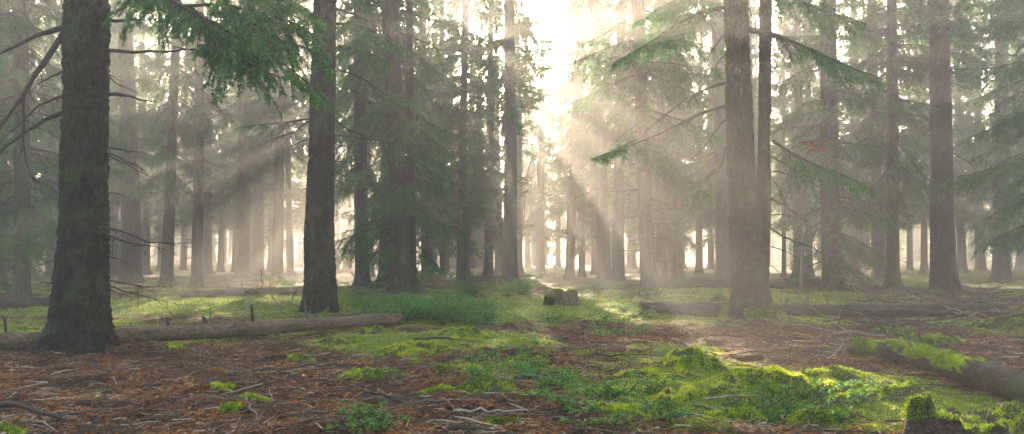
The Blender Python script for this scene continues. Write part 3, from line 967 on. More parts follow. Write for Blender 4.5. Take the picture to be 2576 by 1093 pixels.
# ------------------------------------------------------------------ middle trees, one by one
MID = [
    # px, py, top, width, crown, variant, rotation, crown scale, label
    (1010, 738, 990, 48, 'full', 0, 2.6, 1.0, 'dark spruce with dense green boughs drooping to the ground behind the green shrubs'),
    (1036, 733, 1031, 22, 'thin', 0, 1.0, 1.0, 'slender stem pressed against the right side of the densely bough hung spruce'),
    (912, 722, 908, 34, 'mid', 1, 0.3, 0.75, 'grey spruce trunk between the mossy footed trunk and the densely bough hung spruce'),
    (330, 712, 333, 46, 'high', 0, 1.0, 1.0, 'thick pale grey trunk just right of the massive dark trunk'),
    (284, 700, 288, 33, 'high', 1, 2.0, 1.0, 'grey trunk half hidden behind the right edge of the massive dark trunk'),
    (54, 762, 62, 37, 'mid', 0, 4.0, 1.05, 'brown trunk with green boughs standing left of the massive dark trunk'),
    (420, 720, 448, 27, 'high', 0, 3.3, 0.8, 'slim trunk leaning right with a tuft of green at half height'),
    (494, 724, 504, 25, 'high', 1, 5.0, 0.8, 'slim straight trunk beside the right leaning slim trunk, left end of the far log'),
    (1257, 684, 1248, 23, 'thin', 0, 4.4, 0.8, 'slim bright edged trunk next to the sun glow'),
    (1299, 692, 1301, 28, 'thin', 0, 5.1, 0.8, 'pale hazy twin trunk standing under the brightest sun beam'),
    (1433, 702, 1462, 22, 'high', 0, 0.2, 0.8, 'slim pale trunk leaning right behind the small mossy stump'),
    (1522, 715, 1487, 32, 'high', 1, 0.9, 1.0, 'left leaning trunk in the group of three beside the sun beams'),
    (1556, 712, 1560, 29, 'high', 0, 1.9, 0.8, 'straight trunk in the group of three beside the sun beams'),
    (1633, 748, 1612, 37, 'high', 0, 3.0, 1.05, 'broad pinkish brown trunk at the left end of the far right log'),
    (1663, 706, 1660, 26, 'mid', 0, 4.2, 1.1, 'hazy trunk close behind the broad pinkish brown trunk'),
    (1706, 704, 1700, 23, 'mid', 0, 2.0, 0.9, 'hazy trunk midway between the broad pinkish trunk and the twin stemmed spruce'),
    (1822, 712, 1800, 40, 'mid', 1, 2.6, 1.1, 'grey trunk just left of the twin stemmed spruce'),
    (2095, 731, 2080, 46, 'full', 1, 0.6, 1.1, 'dark spruce with heavy green boughs between the twin stemmed spruce and the slim green trunk'),
    (2246, 724, 2240, 29, 'mid', 1, 1.0, 0.9, 'slim green tinged trunk with drooping sprays before the bright clearing'),
    (2518, 712, 2524, 37, 'mid', 0, 2.0, 0.95, 'dark trunk near the right edge before the bright clearing'),
    (2010, 700, 2004, 27, 'mid', 1, 3.0, 0.9, 'hazy trunk behind the bare limbs right of the twin stemmed spruce'),
    (2467, 684, 2450, 22, 'mid', 1, 0.0, 0.8, 'slim grey trunk leaning left beyond the tall straight dark trunk'),
    (2421, 688, 2412, 20, 'high', 0, 1.0, 0.8, 'thin pale trunk nearest the right side of the tall straight dark trunk'),
    (2566, 684, 2572, 20, 'mid', 0, 2.2, 0.9, 'thin trunk at the very right edge of the clearing'),
    (1188, 675, 1180, 22, 'mid', 0, 1.1, 0.9, 'short looking dark trunk seen under the drooping boughs near the far green shrubs'),
    (1120, 690, 1112, 24, 'mid', 1, 0.2, 0.9, 'hazy spruce hidden behind the drooping green boughs'),
    (2150, 695, 2150, 20, 'full', 0, 3.9, 0.9, 'green hazy spruce behind the heavy green boughs at right'),
    (2325, 690, 2325, 15, 'mid', 1, 2.9, 0.9, 'thin hazy trunk just left of the tall straight dark trunk'),
    (130, 700, 128, 24, 'full', 1, 1.9, 1.0, 'green hazy spruce close behind the left side of the massive dark trunk'),
    (10, 705, 14, 22, 'full', 0, 4.9, 1.0, 'green hazy spruce at the left edge of the wood'),
    (612, 702, 620, 30, 'high', 0, 2.8, 0.9, 'hazy trunk at the left of the sun shafts behind the far log'),
    (650, 698, 652, 24, 'far', 1, 0.8, 0.9, 'hazy trunk in the middle of the sun shafts behind the far log'),
    (366, 690, 368, 22, 'far', 0, 0.4, 0.9, 'misty trunk seen between the thick pale grey trunk and the right leaning slim trunk'),
    (2036, 694, 2036, 17, 'high', 1, 0.4, 0.8, 'thin trunk partner right beside the hazy trunk behind the bare limbs'),
    (1145, 676, 1140, 20, 'full', 1, 2.4, 1.2, 'hazy dense spruce whose crown darkens the sky just left of the sun glow'),
    (1205, 671, 1206, 19, 'mid', 0, 3.4, 1.3, 'distant thick crowned spruce standing right in front of the sun'),
    (1345, 668, 1340, 17, 'mid', 1, 1.4, 1.2, 'distant spruce veiled by the beams right of the sun glow'),
    (1480, 668, 1478, 15, 'mid', 0, 0.6, 1.2, 'distant pale spruce seen between the right leaning trunk and the group of three'),
    (1590, 676, 1588, 18, 'mid', 1, 4.6, 1.1, 'distant spruce filling the gap between the group of three and the broad pinkish trunk'),
    (-95, 752, -90, 50, 'full', 0, 0.4, 1.2, 'green boughed spruce standing just beyond the left edge, boughs reaching in')
    ,(-10, 722, -6, 40, 'full', 1, 2.4, 1.2, 'dark green spruce whose boughs fill the left edge behind the massive trunk'),
    (2640, 760, 2640, 55, 'mid', 0, 5.4, 1.2, 'dark spruce at the very right edge with boughs reaching into view'),
    (1328, 675, 1322, 14, 'mid', 1, 0.9, .75, 'far ghostly spruce at the left side of the bright misty gap'),
    (1372, 668, 1368, 12, 'high', 1, 2.9, .8, 'far ghostly spruce in the middle of the bright misty gap'),
    (1404, 672, 1412, 13, 'high', 0, 4.9, .8, 'far ghostly spruce at the right side of the bright misty gap'),
    (1172, 690, 1166, 17, 'mid', 1, 1.3, .85, 'hazy spruce between the bough hung spruce and the sun glow'),
    (1972, 700, 1975, 10, 'high', 1, 5.0, 0.5, 'very thin young stem close right of the twin stemmed spruce'),
]
used = []
for px, py, top, w, key, var, rot, cs, label in MID:
    e = tree(px, py, top, w, key, label, var, rot, cs)
    used.append((px, e.location.y))

# ------------------------------------------------------------------ far trees
# the openings in the canopy the sun shines through: where on the ground it lands, half width m
OPEN = [((610, 772), 1.2), ((450, 770), .4), ((330, 765), .3), ((1680, 985), .55), ((1360, 705), .55), ((2290, 705), .7)]
OPEN = [(flatground(*a), w) for a, w in OPEN]


def blocks_sun(x, y, zlo, zhi, rc=0.6):
    for (gx, gy), w in OPEN:
        s_ = (y - gy) / SUN_DIR.y
        if s_ <= 0:
            continue
        z_ = s_ * SUN_DIR.z
        if zlo < z_ < zhi and abs(x - (gx + s_ * SUN_DIR.x)) < w + rc * (1 - (z_ - zlo) / (zhi + 4 - zlo)) + .2:
            return True
    return False


rng = np.random.default_rng(77)
cnt = 0
for _ in range(5000):
    if cnt >= 145:
        break
    far_ = _ > 1500
    y = rng.uniform(62, 106) if far_ else rng.uniform(33, 62)
    x = rng.uniform(-0.74, 0.74) * y
    px = CX + x / y * FPX
    py_ = 640 + CAM_Z * FPX / y
    if any(abs(px - q) < (7 if far_ else 26 if abs(y - yy) < 14 else 12) and y < yy + 30 for q, yy in used):
        continue
    if any(math.hypot(x - a, y - b) < 2.8 for a, b in [((q - CX) / FPX * yy, yy) for q, yy in used]):
        continue
    v = next((q for q, z_ in ((int(rng.choice([0, 2])), 3.0), (1, 7.0), (3, 10.0)) if not blocks_sun(x, y, z_, 22.0)), None)
    if v is None:
        continue
    base = np.array([x, y, float(hgt(x, y))])
    side_dark = abs(px - 1330) > 650
    near_sun = 1180 < px < 1500
    tree(px, 0, rng.normal(0, 0.012), rng.uniform(0.17, 0.30), 'far', 'misty spruce fading into the pale haze deep in the wood', v, rng.uniform(0, 6.28),
         rng.uniform(0.8, 1.15), group='misty far trees', base=base)
    used.append((px, y))
    cnt += 1

# ------------------------------------------------------------------ the wood beyond, one dim mass
rng = np.random.default_rng(88)
g = Geo()
n = 230
ty = rng.uniform(112, 185, n)
tx = rng.uniform(-0.95, 0.95, n) * ty
th = rng.uniform(9, 17, n)
tz = hgt(tx, ty)
tubes(g, np.stack([np.stack([tx, ty, tz - .3], -1), np.stack([tx, ty, tz + th * .5], -1), np.stack([tx, ty, tz + th], -1)], 1), rng.uniform(0.15, 0.28, n)[:, None] * np.array([1, .7, .15]), 6, 0, 0.5)
m_ = 420
u = rng.uniform(0.03, 1, (n, m_))
R = (1 - u) ** 0.7 * 3.0 * np.sqrt(rng.uniform(0.02, 1, (n, m_)))
a = rng.uniform(0, 6.283, (n, m_))
p = np.stack([tx[:, None] + R * np.cos(a), ty[:, None] + R * np.sin(a), tz[:, None] + th[:, None] * u - .25 * R], -1).reshape(-1, 3)
dd = nrm(np.stack([np.cos(a), np.sin(a), rng.normal(-.35, .3, a.shape)], -1).reshape(-1, 3))
needles(g, rng, p, dd, 1.1, 0.55, 1)
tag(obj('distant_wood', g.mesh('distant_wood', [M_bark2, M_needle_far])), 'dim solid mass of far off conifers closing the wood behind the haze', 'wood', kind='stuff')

# ------------------------------------------------------------------ logs
def log(label, pts, dia, seed, name='fallen_log', mats=None, stubs=6, taper=0.25, jag=True):
    """pts: world points along the log's axis"""
    pts = np.array(pts)
    n = 60
    t = np.linspace(0, len(pts) - 1, n)
    P = np.stack([np.interp(t, np.arange(len(pts)), pts[:, i]) for i in range(3)], -1)
    r_ = np.random.default_rng(seed)
    u = np.linspace(0, 1, n)
    rad = dia / 2 * (1 - taper * (1 - u)) * (1 + 0.05 * vnoise(u * 9, 0, 0, seed))
    T = nrm(np.gradient(P, axis=0))
    up = np.array([0, 0, 1.0])
    s = nrm(np.cross(T, up))
    b = np.cross(s, T)
    k_ = 28
    an = np.arange(k_) / k_ * 2 * math.pi
    arc = u[:, None] * np.linalg.norm(P[-1] - P[0])
    R = rad[:, None] * (1 + 0.09 * fbm(np.cos(an)[None] * 2, np.sin(an)[None] * 2, arc * 3, 3, seed) + 0.03 * fbm(np.cos(an)[None] * 6, np.sin(an)[None] * 6, arc * 1.0, 2, seed + 4))
    P_ = np.repeat(P[:, None], k_, 1)
    if jag:
        P_[-1] += T[-1] * (r_.uniform(-0.05, 0.12, k_)[:, None])
        P_[0] -= T[0] * (r_.uniform(-0.03, 0.06, k_)[:, None])
    V = P_ + R[:, :, None] * (np.cos(an)[None, :, None] * s[:, None] + np.sin(an)[None, :, None] * b[:, None])
    base = P[n // 2].copy()
    root = tag(empty(name, base), label, 'log')
    g = Geo()
    g.add(V.reshape(-1, 3) - base, grid_faces(n, k_, True), 0, 0.5, True)
    obj('log_body', g.mesh('log_body', mats or [M_log]), root)
    for e_, sgn in ((0, -1), (n - 1, 1)):
        ge = Geo()
        c = P[e_] - T[e_] * 0.04 * sgn
        ring = V[e_] - base
        mid = (ring + (c - base)) / 2 + T[e_] * r_.uniform(-0.03, 0.05, (k_, 1))
        VV = np.concatenate([ring, mid, (c - base)[None]])
        i = np.arange(k_)
        j = (i + 1) % k_
        F = np.concatenate([np.stack([i, j, k_ + j], -1), np.stack([i, k_ + j, k_ + i], -1), np.stack([k_ + i, k_ + j, np.full(k_, 2 * k_)], -1)])
        ge.add(VV, F, 0, 0.5, False)
        obj('broken_end', ge.mesh('broken_end', [M_logend]), root)
    for q in range(stubs):
        i = int(r_.uniform(0.08, 0.92) * n)
        a = r_.uniform(0.3, 2.8)
        dr = nrm(np.cos(a) * s[i] + np.sin(a) * b[i] + T[i] * r_.uniform(-.4, .6))
        ln = r_.uniform(0.08, 0.28)
        gs = Geo()
        tubes(gs, np.stack([P[i] + dr * rad[i] * 0.8, P[i] + dr * (rad[i] + ln * .5), P[i] + dr * (rad[i] + ln) + r_.normal(0, .02, 3)]) - base, np.array([0.02, 0.014, 0.006]), 6, 0)
        obj('branch_stub', gs.mesh('branch_stub', [M_deadwood]), root)
    return root, P, rad, T, s, b


def on(px, py, lift=0.0, d=None):
    p = G(px, py) if d is None else PP(px, py, d)
    p = p.copy()
    p[2] += lift
    return p


def ground_line(a, b, lift, n=12):
    """log axis over the ground between two foot points, straight in plan, resting on the highest spots"""
    a, b = G(*a), G(*b)
    t = np.linspace(0, 1, n)[:, None]
    P = a + (b - a) * t
    h = hgt(P[:, 0], P[:, 1])
    fit = np.polyfit(t[:, 0], h, 1)
    z = np.polyval(fit, t[:, 0])
    P[:, 2] = z * 0.6 + 0.4 * np.convolve(np.pad(h, 2, 'edge'), np.ones(5) / 5, 'valid') + lift + 0.3 * max(0, (h - z).max())
    return P


root, P, rad, T, s, b = log('weathered brown log with splintered end and upright stub, lying beside the massive trunk', ground_line((-60, 884), (998, 822), 0.11), 0.205, 1, stubs=11, taper=-.1)
for px_, hh_, r_s in ((637, .26, .024), (522, .12, .03), (428, .12, .018), (30, .2, .016)):
    i = int(np.argmin(np.abs(P[:, 0] / P[:, 1] * FPX + CX - px_)))
    gs = Geo()
    c_ = P[i] - np.array(root.location)
    tubes(gs, np.array([c_ + [0, 0, rad[i] * .7], c_ + [-.015, 0, rad[i] + hh_ * .5], c_ + [-.03, 0, rad[i] + hh_]]), np.array([r_s * 1.2, r_s, r_s * .5]), 7, 0)
    obj('branch_stub', gs.mesh('branch_stub', [M_twig]), root)
log('long thin grey brown log lying across the right side behind the twin stemmed spruce', ground_line((1612, 789), (2520, 786), 0.09), 0.21, 2, stubs=12, taper=-0.35, mats=[M_logdark])
log('smooth pale log lying far back in the sunlit strip left of the mossy footed trunk', ground_line((455, 752), (765, 744), 0.12), 0.27, 3, stubs=3)
log('far log lying behind the twin stemmed spruce under the hazy trunks', ground_line((1655, 724), (2060, 716), 0.12), 0.30, 4, stubs=5, taper=-0.1, mats=[M_logdark])
log('dim dark log on the left edge behind the massive trunk', ground_line((-60, 782), (145, 772), 0.10), 0.28, 5, stubs=3, mats=[M_logdark])
log('thin distant log lying low before the bright misty gap', ground_line((1150, 704), (1340, 700), 0.12), 0.18, 6, stubs=2)


def moss_on_log(parent, P, rad, s, b, base, spans, seed, thick=0.035):
    r_ = np.random.default_rng(seed)
    g = Geo()
    n = len(P)
    for u0, u1 in spans:
        us = np.linspace(u0, u1, 50)
        an = np.linspace(-0.25, math.pi * 0.95, 22)
        i = us * (n - 1)
        Pq = np.stack([np.interp(i, np.arange(n), P[:, k]) for k in range(3)], -1)
        rq = np.interp(i, np.arange(n), rad)
        sq, bq = s[n // 2], b[n // 2]
        w = np.sin(np.linspace(0, math.pi, 50)) ** 0.5
        w2 = np.sin(np.linspace(0, math.pi, 22)) ** 0.5
        th = thick * (w[:, None] * w2[None] * (1.0 + 0.9 * fbm(us[:, None] * 14, an[None] * 1.5, 0, 3, seed)) - 0.35)
        R = rq[:, None] + th
        V = Pq[:, None] + R[..., None] * (np.cos(an)[None, :, None] * sq + np.sin(an)[None, :, None] * bq)
        V = V - base
        g.add(V.reshape(-1, 3), grid_faces(50, 22, False), 0, 0.35, True)
        m_ = 5000
        ui, ai = r_.integers(0, 49, m_), r_.integers(0, 21, m_)
        f1, f2 = r_.uniform(size=(m_, 1)), r_.uniform(size=(m_, 1))
        p = (V[ui, ai] * (1 - f1) + V[ui + 1, ai] * f1) * (1 - f2) + (V[ui, ai + 1] * (1 - f1) + V[ui + 1, ai + 1] * f1) * f2
        nn = nrm(np.cos(an[ai])[:, None] * sq + np.sin(an[ai])[:, None] * bq)
        ok = th[ui, ai] > 0.0
        fuzz(g, r_, p[ok], nn[ok], 0.026, 0.009, 0, np.clip(0.45 + 0.3 * fbm(p[ok, 0] * 5, p[ok, 1] * 5, 0, 2, 8), 0, 1))
    return obj('moss_cover', g.mesh('moss_cover', [M_moss]), parent)


root, P, rad, T, s, b = log('rotting log half covered in bright green moss, sloping down to the right edge in front', [G(2150, 892) + [0, 0, .08], G(2280, 925) + [0, 0, .15], G(2450, 985) + [0, 0, .15], G(2640, 1040) + [0, 0, .12]], 0.25, 12, stubs=5, taper=0.3, mats=[M_logdark])
moss_on_log(root, P, rad, s, b, np.array(root.location), [(0.0, 0.3), (0.15, 0.6), (0.45, 0.72)], 5, 0.05)


# ------------------------------------------------------------------ stumps
def stump(label, c, r, h, seed, notch=0.0, moss=True, rag=0.38, fs=0.015, body=None):
    root = tag(empty('tree_stump', c), label, 'stump')
    k_, n = 96, 26
    r_ = np.random.default_rng(seed)
    an = np.arange(k_) / k_ * 2 * math.pi
    u = np.linspace(0, 1, n)
    top = h * (0.75 + rag * fbm(np.cos(an) * 2.2, np.sin(an) * 2.2, 0, 4, seed, 0.7) + notch * np.maximum(0, np.cos(an - 3.5)) ** 9)
    z = -0.12 + u[:, None] * (top[None] + 0.12)
    R = r * (1 + 0.45 * np.exp(-np.clip(z, 0, 9) / (0.12 + 0.25 * h)) * (0.6 + 0.4 * np.cos(5 * an + seed)[None])) * (1 + 0.07 * fbm(np.cos(an)[None] * 4, np.sin(an)[None] * 4, z * 3, 3, seed + 1))
    V = np.stack([R * np.cos(an), R * np.sin(an), z], -1)
    g = Geo()
    g.add(V.reshape(-1, 3), grid_faces(n, k_, True), 0, 0.5, True)
    obj('stump_body', g.mesh('stump_body', [body or M_bark]), root)
    g = Geo()
    V0 = V[-1]
    rings = [V0]
    for f in (0.8, 0.6, 0.35, 0.12):
        q = V0 * np.array([f, f, 1])
        q[:, 2] = V0[:, 2] * 0.5 + h * 0.25 + 0.05 * fbm(q[:, 0] * 14, q[:, 1] * 14, 0, 2, seed) - 0.03
        rings.append(q)
    g.add(np.concatenate(rings), grid_faces(5, k_, True), 0, 0.5, False)
    obj('rotten_top', g.mesh('rotten_top', [M_log]), root)
    if moss:
        g = Geo()
        m_ = 22000
        ui, ai = r_.integers(n // 3, n - 1, m_), r_.integers(0, k_, m_)
        p = V[ui, ai] + r_.normal(0, 0.01, (m_, 3))
        ms = fbm(p[:, 0] * 4, p[:, 1] * 4, p[:, 2] * 3, 2, seed + 6) + 1.2 * (p[:, 2] / h - 0.85)
        ok = ms > 0.42
        fuzz(g, r_, p[ok], nrm(p[ok] * [1, 1, 0] + [0, 0, .5 * r]), fs, fs * .5, 0, 0.32)
        q = np.concatenate(rings[:4])
        q = q[r_.integers(0, len(q), 6000)] + r_.normal(0, 0.015, (6000, 3)) * [1, 1, .3]
        ok = fbm(q[:, 0] * 6, q[:, 1] * 6, 0, 2, seed + 2) > -0.15
        fuzz(g, r_, q[ok], np.tile([0, 0, 1.0], (ok.sum(), 1)), fs, fs * .4, 0, 0.4)
        obj('moss_cover', g.mesh('moss_cover', [M_moss]), root)
    return root


stump('dark ragged rotten stump capped with moss, in front of the mossy sloping log', G(2405, 1122), 0.26, 0.23, 4, notch=0.75, rag=.22, body=M_logdark)
stump('small square mossy stump in the middle of the glade', G(1422, 768), 0.24, 0.42, 14, rag=0.08, fs=.03, body=M_log)
stump('tiny broken stump beside the small square mossy stump', G(1382, 768), 0.10, 0.25, 15, rag=.15, fs=.03)


# ------------------------------------------------------------------ moss cushions
def cushion(label, px, py, rx, ry, h, seed, tone=0.5, n=9000, group=None, size=0.018):
    c = G(px, py)
    r_ = np.random.default_rng(seed)
    nr, nt = 34, 90
    rr = np.linspace(0, 1, nr)
    an = np.arange(nt) / nt * 2 * math.pi
    edge = 1 + 0.38 * fbm(np.cos(an) * 1.6 + seed, np.sin(an) * 1.6, 0, 4, seed, 0.6)
    x = rx * rr[:, None] * edge * np.cos(an)
    y = ry * rr[:, None] * edge * np.sin(an)
    wx, wy = x + 0.05 * vnoise(x * 6, y * 6, 0, seed), y + 0.05 * vnoise(x * 6, y * 6, 5, seed)
    lobes = 1 - 2.0 * np.abs(vnoise(wx * 6.0, wy * 6.0, 0, seed + 1))
    small = 1 - 2.0 * np.abs(vnoise(wx * 13, wy * 13, 0, seed + 2))
    dome = np.clip(1 - rr[:, None] ** 2, 0, 1) ** 0.7
    z = h * dome * (0.6 + 0.7 * lobes + 0.3 * fbm(x * 2.5, y * 2.5, 0, 2, seed + 4)) + 0.024 * small * dome ** 0.5 + hgt(c[0] + x, c[1] + y) - c[2] - 0.02
    V = np.stack([x, y, z], -1)
    g = Geo()
    g.add(V.reshape(-1, 3), grid_faces(nr, nt, True), 1, tone * 0.5, True)
    ui = (np.sqrt(r_.uniform(0, 1, n)) * (nr - 1.001)).astype(int)
    ai = r_.integers(0, nt, n)
    f1, f2 = r_.uniform(size=(n, 1)), r_.uniform(size=(n, 1))
    aj = (ai + 1) % nt
    p = (V[ui, ai] * (1 - f1) + V[ui + 1, ai] * f1) * (1 - f2) + (V[ui, aj] * (1 - f1) + V[ui + 1, aj] * f1) * f2
    nn = nrm(np.stack([p[:, 0] / rx ** 2 * h, p[:, 1] / ry ** 2 * h, np.full(n, 1.0)], -1))
    p = p + r_.normal(0, 0.012, p.shape) * [1, 1, 0.3]
    tn = tone - .05 + 0.36 * fbm(p[:, 0] * 5, p[:, 1] * 5, 0, 5, seed + 3, 0.75)
    keep = r_.uniform(size=n) < (0.3 + 1.2 * (1 - (p[:, 0] / rx) ** 2 - (p[:, 1] / ry) ** 2)) * (0.95 + 1.1 * fbm(p[:, 0] * 9 + 40, p[:, 1] * 9, 0, 3, seed + 9, .7))
    fuzz(g, r_, p[keep], nn[keep], size * r_.uniform(0.6, 1.5, keep.sum()), size * 0.38, 0, tn[keep])
    return tag(obj('moss_cushion', g.mesh('moss_cushion', [M_moss, M_mossbase]), None, c), label, 'moss cushion', group)


CU = [
    (1740, 915, .34, .32, .12, .5, 'tall rounded moss cushion, highest of all, right of the glade centre'),
    (1945, 965, .60, .40, .09, .55, 'widest yellow green moss mound right of the tall rounded cushion'),
    (1215, 990, .36, .26, .13, .42, 'vivid green lumpy moss mound in the centre foreground on brown needles'),
    (1110, 985, .22, .15, .06, .6, 'low yellowish moss pad touching the left side of the vivid green lumpy mound'),
    (930, 945, .30, .22, .08, .55, 'flat bright moss pad on brown litter left of centre'),
    (1040, 888, .50, .35, .09, .62, 'broad yellow moss pad before the cut end of the weathered log'),
    (640, 1012, .16, .10, .06, .42, 'small bright green moss pad alone on the brown needles at left'),
    (580, 1035, .10, .07, .05, .35, 'smallest dark green moss tuft below the small lone pad at left'),
    (565, 975, .13, .08, .04, .5, 'thin moss scrap on brown needles beneath the weathered log'),
    (440, 880, .17, .10, .06, .5, 'moss scrap lying right of the foot of the massive trunk'),
    (850, 868, .28, .20, .07, .5, 'moss pad under the middle of the weathered log'),
    (930, 835, .22, .22, .09, .45, 'moss hump beneath the splintered log end'),
    (1260, 1062, .20, .07, .035, .4, 'flat strip of moss near the bottom centre edge'),
    (2190, 1005, .38, .20, .10, .6, 'moss hump left of the rotten stump'),
    (2330, 868, .55, .18, .12, .45, 'long narrow moss ridge above the mossy log'),
    (2510, 820, .55, .22, .14, .38, 'dark moss ridge at the right edge below the long thin log'),
    (2240, 885, .30, .15, .06, .5, 'low moss pad at the upper end of the mossy log'),
    (2520, 1080, .40, .24, .12, .42, 'moss mound right of the rotten stump in the corner'),
    (1640, 945, .40, .14, .05, .8, 'pale sunlit moss strip running to the tall rounded cushion'),
    (2060, 1060, .34, .16, .07, .5, 'moss pad at the bottom edge left of the rotten stump'),
    (1810, 755, .20, .2, .14, .35, 'small dark moss knob far back just left of the twin stemmed spruce'),
    (20, 1100, .16, .12, .08, .4, 'moss tuft in the bottom left corner beside the dark branch'),
    (1180, 835, .5, .4, .08, .6, 'moss swell between the green shrubs and the centre of the glade'),
    (2250, 830, .35, .2, .06, .5, 'moss pad on brown needles under the long thin log at right'),
    (100, 838, .6, .4, .07, .55, 'moss patch behind the left edge log at the foot of the massive trunk'),
    (1500, 985, .25, .14, .05, .7, 'pale moss pad in the foreground between the vivid mound and the sunlit strip'),
    (1560, 1045, .30, .16, .05, .6, 'ragged moss pad at the bottom edge in the sunlit patch'),
    (1700, 1000, .26, .16, .05, .65, 'small uneven moss pad under the front edge of the widest mound'),
    (1860, 1055, .34, .18, .06, .5, 'dull green moss pad at the bottom edge among fresh sprigs'),
    (1420, 800, .45, .4, .06, .55, 'soft moss swell in front of the small square stump'),
    (1330, 900, .25, .2, .04, .5, 'thin moss patch among the wispy sprigs of the glade'),
    (2400, 935, .25, .14, .07, .4, 'dark moss clump just above the middle of the sloping log'),
    (760, 905, .20, .12, .04, .5, 'thin torn moss patch on the brown litter below the middle of the weathered log'),
    (1130, 930, .16, .12, .04, .55, 'little moss scrap between the broad yellow pad and the vivid mound'),
    (2100, 950, .3, .2, .06, .5, 'moss pad joining the widest mound on its right'),
]
for i, (px, py, rx, ry, h, tone, label) in enumerate(CU):
    cushion(label, px, py, rx, ry, h, 600 + i, tone, int(4000 + 26000 * rx * ry * 4))


# moss skirts on the big trunks are parts of these trees
def moss_skirt(parent, base, r0, hh, seed, a0, a1):
    r_ = np.random.default_rng(seed)
    g = Geo()
    n = 9000
    a = r_.uniform(a0, a1, n)
    z = hh * r_.beta(1, 1.8, n)
    ms = fbm(np.cos(a) * 2.5, np.sin(a) * 2.5, z * 4, 3, seed) + 0.5 - z / hh
    a, z = a[ms > 0.12], z[ms > 0.12]
    z = z - 0.05
    r = r0 * (1 + 0.30 * np.exp(-np.clip(z, 0, 9) / 0.18)) * r_.uniform(0.98, 1.12, len(a))
    p = np.stack([np.cos(a) * r, np.sin(a) * r, z], -1)
    fuzz(g, r_, p, nrm(p * [1, 1, 0] + [0, 0, .1]), 0.03, 0.012, 0, 0.3)
    obj('moss_skirt', g.mesh('moss_skirt', [M_moss]), parent)


moss_skirt(T2, b2, 0.40, 0.40, 1, 3.3, 6.3)
moss_skirt(T3, b3, 0.475, 0.50, 2, 3.1, 6.2)
moss_skirt(T4, b4, 0.47, 0.45, 3, 3.1, 6.2)


# ------------------------------------------------------------------ low shrubs and sprigs
def shrub_mesh(seed, h, n, nd=80, nl=0.04, nw=0.014, spread=0.7, m=None, ter=0.06):
    r_ = np.random.default_rng(seed)
    g = Geo()
    for i in range(n):
        L = h * r_.uniform(0.6, 1.2)
        a = r_.uniform(0, 6.283)
        tilt = r_.uniform(0.15, spread)
        t = np.linspace(0, 1, 7)
        out = L * (np.sin(tilt) * t + 0.35 * t ** 2)
        z = L * (np.cos(tilt) * t - 0.35 * t ** 2.5)
        path = np.stack([np.cos(a) * out, np.sin(a) * out, z], -1) + np.r_[r_.normal(0, .05, 2), 0]
        g.put(bough(r_, L, path=path, dens=26, seclen=0.32 * h, ter=ter, nd=nd, nl=nl, nw=nw, live=0.05, r0=0.005, droop=0.3, hang=0.2, tr=0.0015))
    return g.mesh('shrub', [M_twig, m or M_sprig])


SH = [shrub_mesh(1, 0.42, 16), shrub_mesh(2, 0.36, 14), shrub_mesh(3, 0.5, 14)]
SP = [shrub_mesh(11, 0.22, 7, nd=110, nl=0.028, nw=0.009, ter=0.045), shrub_mesh(12, 0.17, 6, nd=110, nl=0.028, nw=0.009, ter=0.045), shrub_mesh(13, 0.26, 5, nd=90, nl=0.028, nw=0.009, ter=0.05)]
rng = np.random.default_rng(21)


def patch(name, meshes, spots, label, cat, group, smin=0.8, smax=1.25):
    for px0, px1, py0, py1, n in spots:
        for _ in range(n):
            c = G(rng.uniform(px0, px1), rng.uniform(py0, py1))
            o = obj(name, meshes[int(rng.integers(0, len(meshes)))], None, c - np.array([0, 0, .02]))
            o.rotation_euler = (rng.normal(0, .1), rng.normal(0, .1), rng.uniform(0, 6.28))
            k_ = rng.uniform(smin, smax)
            o.scale = (k_, k_, k_ * rng.uniform(.8, 1.1))
            tag(o, label, cat, group)


patch('low_shrub', SH, [(910, 1230, 755, 815, 26), (1000, 1240, 790, 822, 12)], 'low feathery green shrub in the thicket behind the splintered log end', 'shrub', 'shrubs behind the splintered log end')
patch('low_shrub', SH, [(1130, 1330, 715, 750, 16), (1080, 1260, 690, 712, 10)], 'low hazy green shrub beyond the thicket, below the drooping boughs', 'shrub', 'shrubs below the drooping boughs')
patch('low_shrub', SH, [(1440, 1600, 715, 745, 8), (1640, 1800, 705, 725, 6), (1290, 1450, 676, 702, 14), (1540, 1660, 750, 800, 4)], 'small hazy shrub at the foot of the trunks right of the mossy stump', 'shrub', 'shrubs right of the mossy stump', 0.6, 1.0)
patch('low_shrub', SH, [(560, 760, 700, 735, 10), (1960, 2060, 700, 722, 5)], 'low pale shrub in the misty strip beside a far log', 'shrub', 'shrubs beside the far logs', 0.6, 1.0)
patch('low_sprig', SP, [(1180, 1420, 850, 960, 20), (1300, 1420, 960, 1010, 8)], 'small wispy green sprig in the glade around the vivid green mound', 'sprig', 'sprigs in the glade centre')
patch('low_sprig', SP, [(1500, 1640, 800, 850, 12), (1340, 1420, 810, 835, 5)], 'small wispy green sprig growing beside the left tip of the long thin log', 'sprig', 'sprigs beside the long thin log')
patch('low_sprig', SP, [(1420, 1700, 980, 1090, 20), (1850, 2150, 985, 1085, 16)], 'small fresh green sprig among the moss of the lower right foreground', 'sprig', 'sprigs in the lower right foreground')
patch('low_sprig', SP, [(850, 990, 1045, 1100, 10)], 'dark green sprig in the tuft at the bottom edge left of centre', 'sprig', 'sprigs at the bottom edge', 0.8, 1.2)

c = G(672, 742)
o = tag(obj('dry_plant', shrub_mesh(31, 0.75, 6, nd=40, nl=0.05, nw=0.012, spread=.35, m=M_dry), None, c), 'pale straw coloured dry plant catching the light behind the weathered log', 'plant')


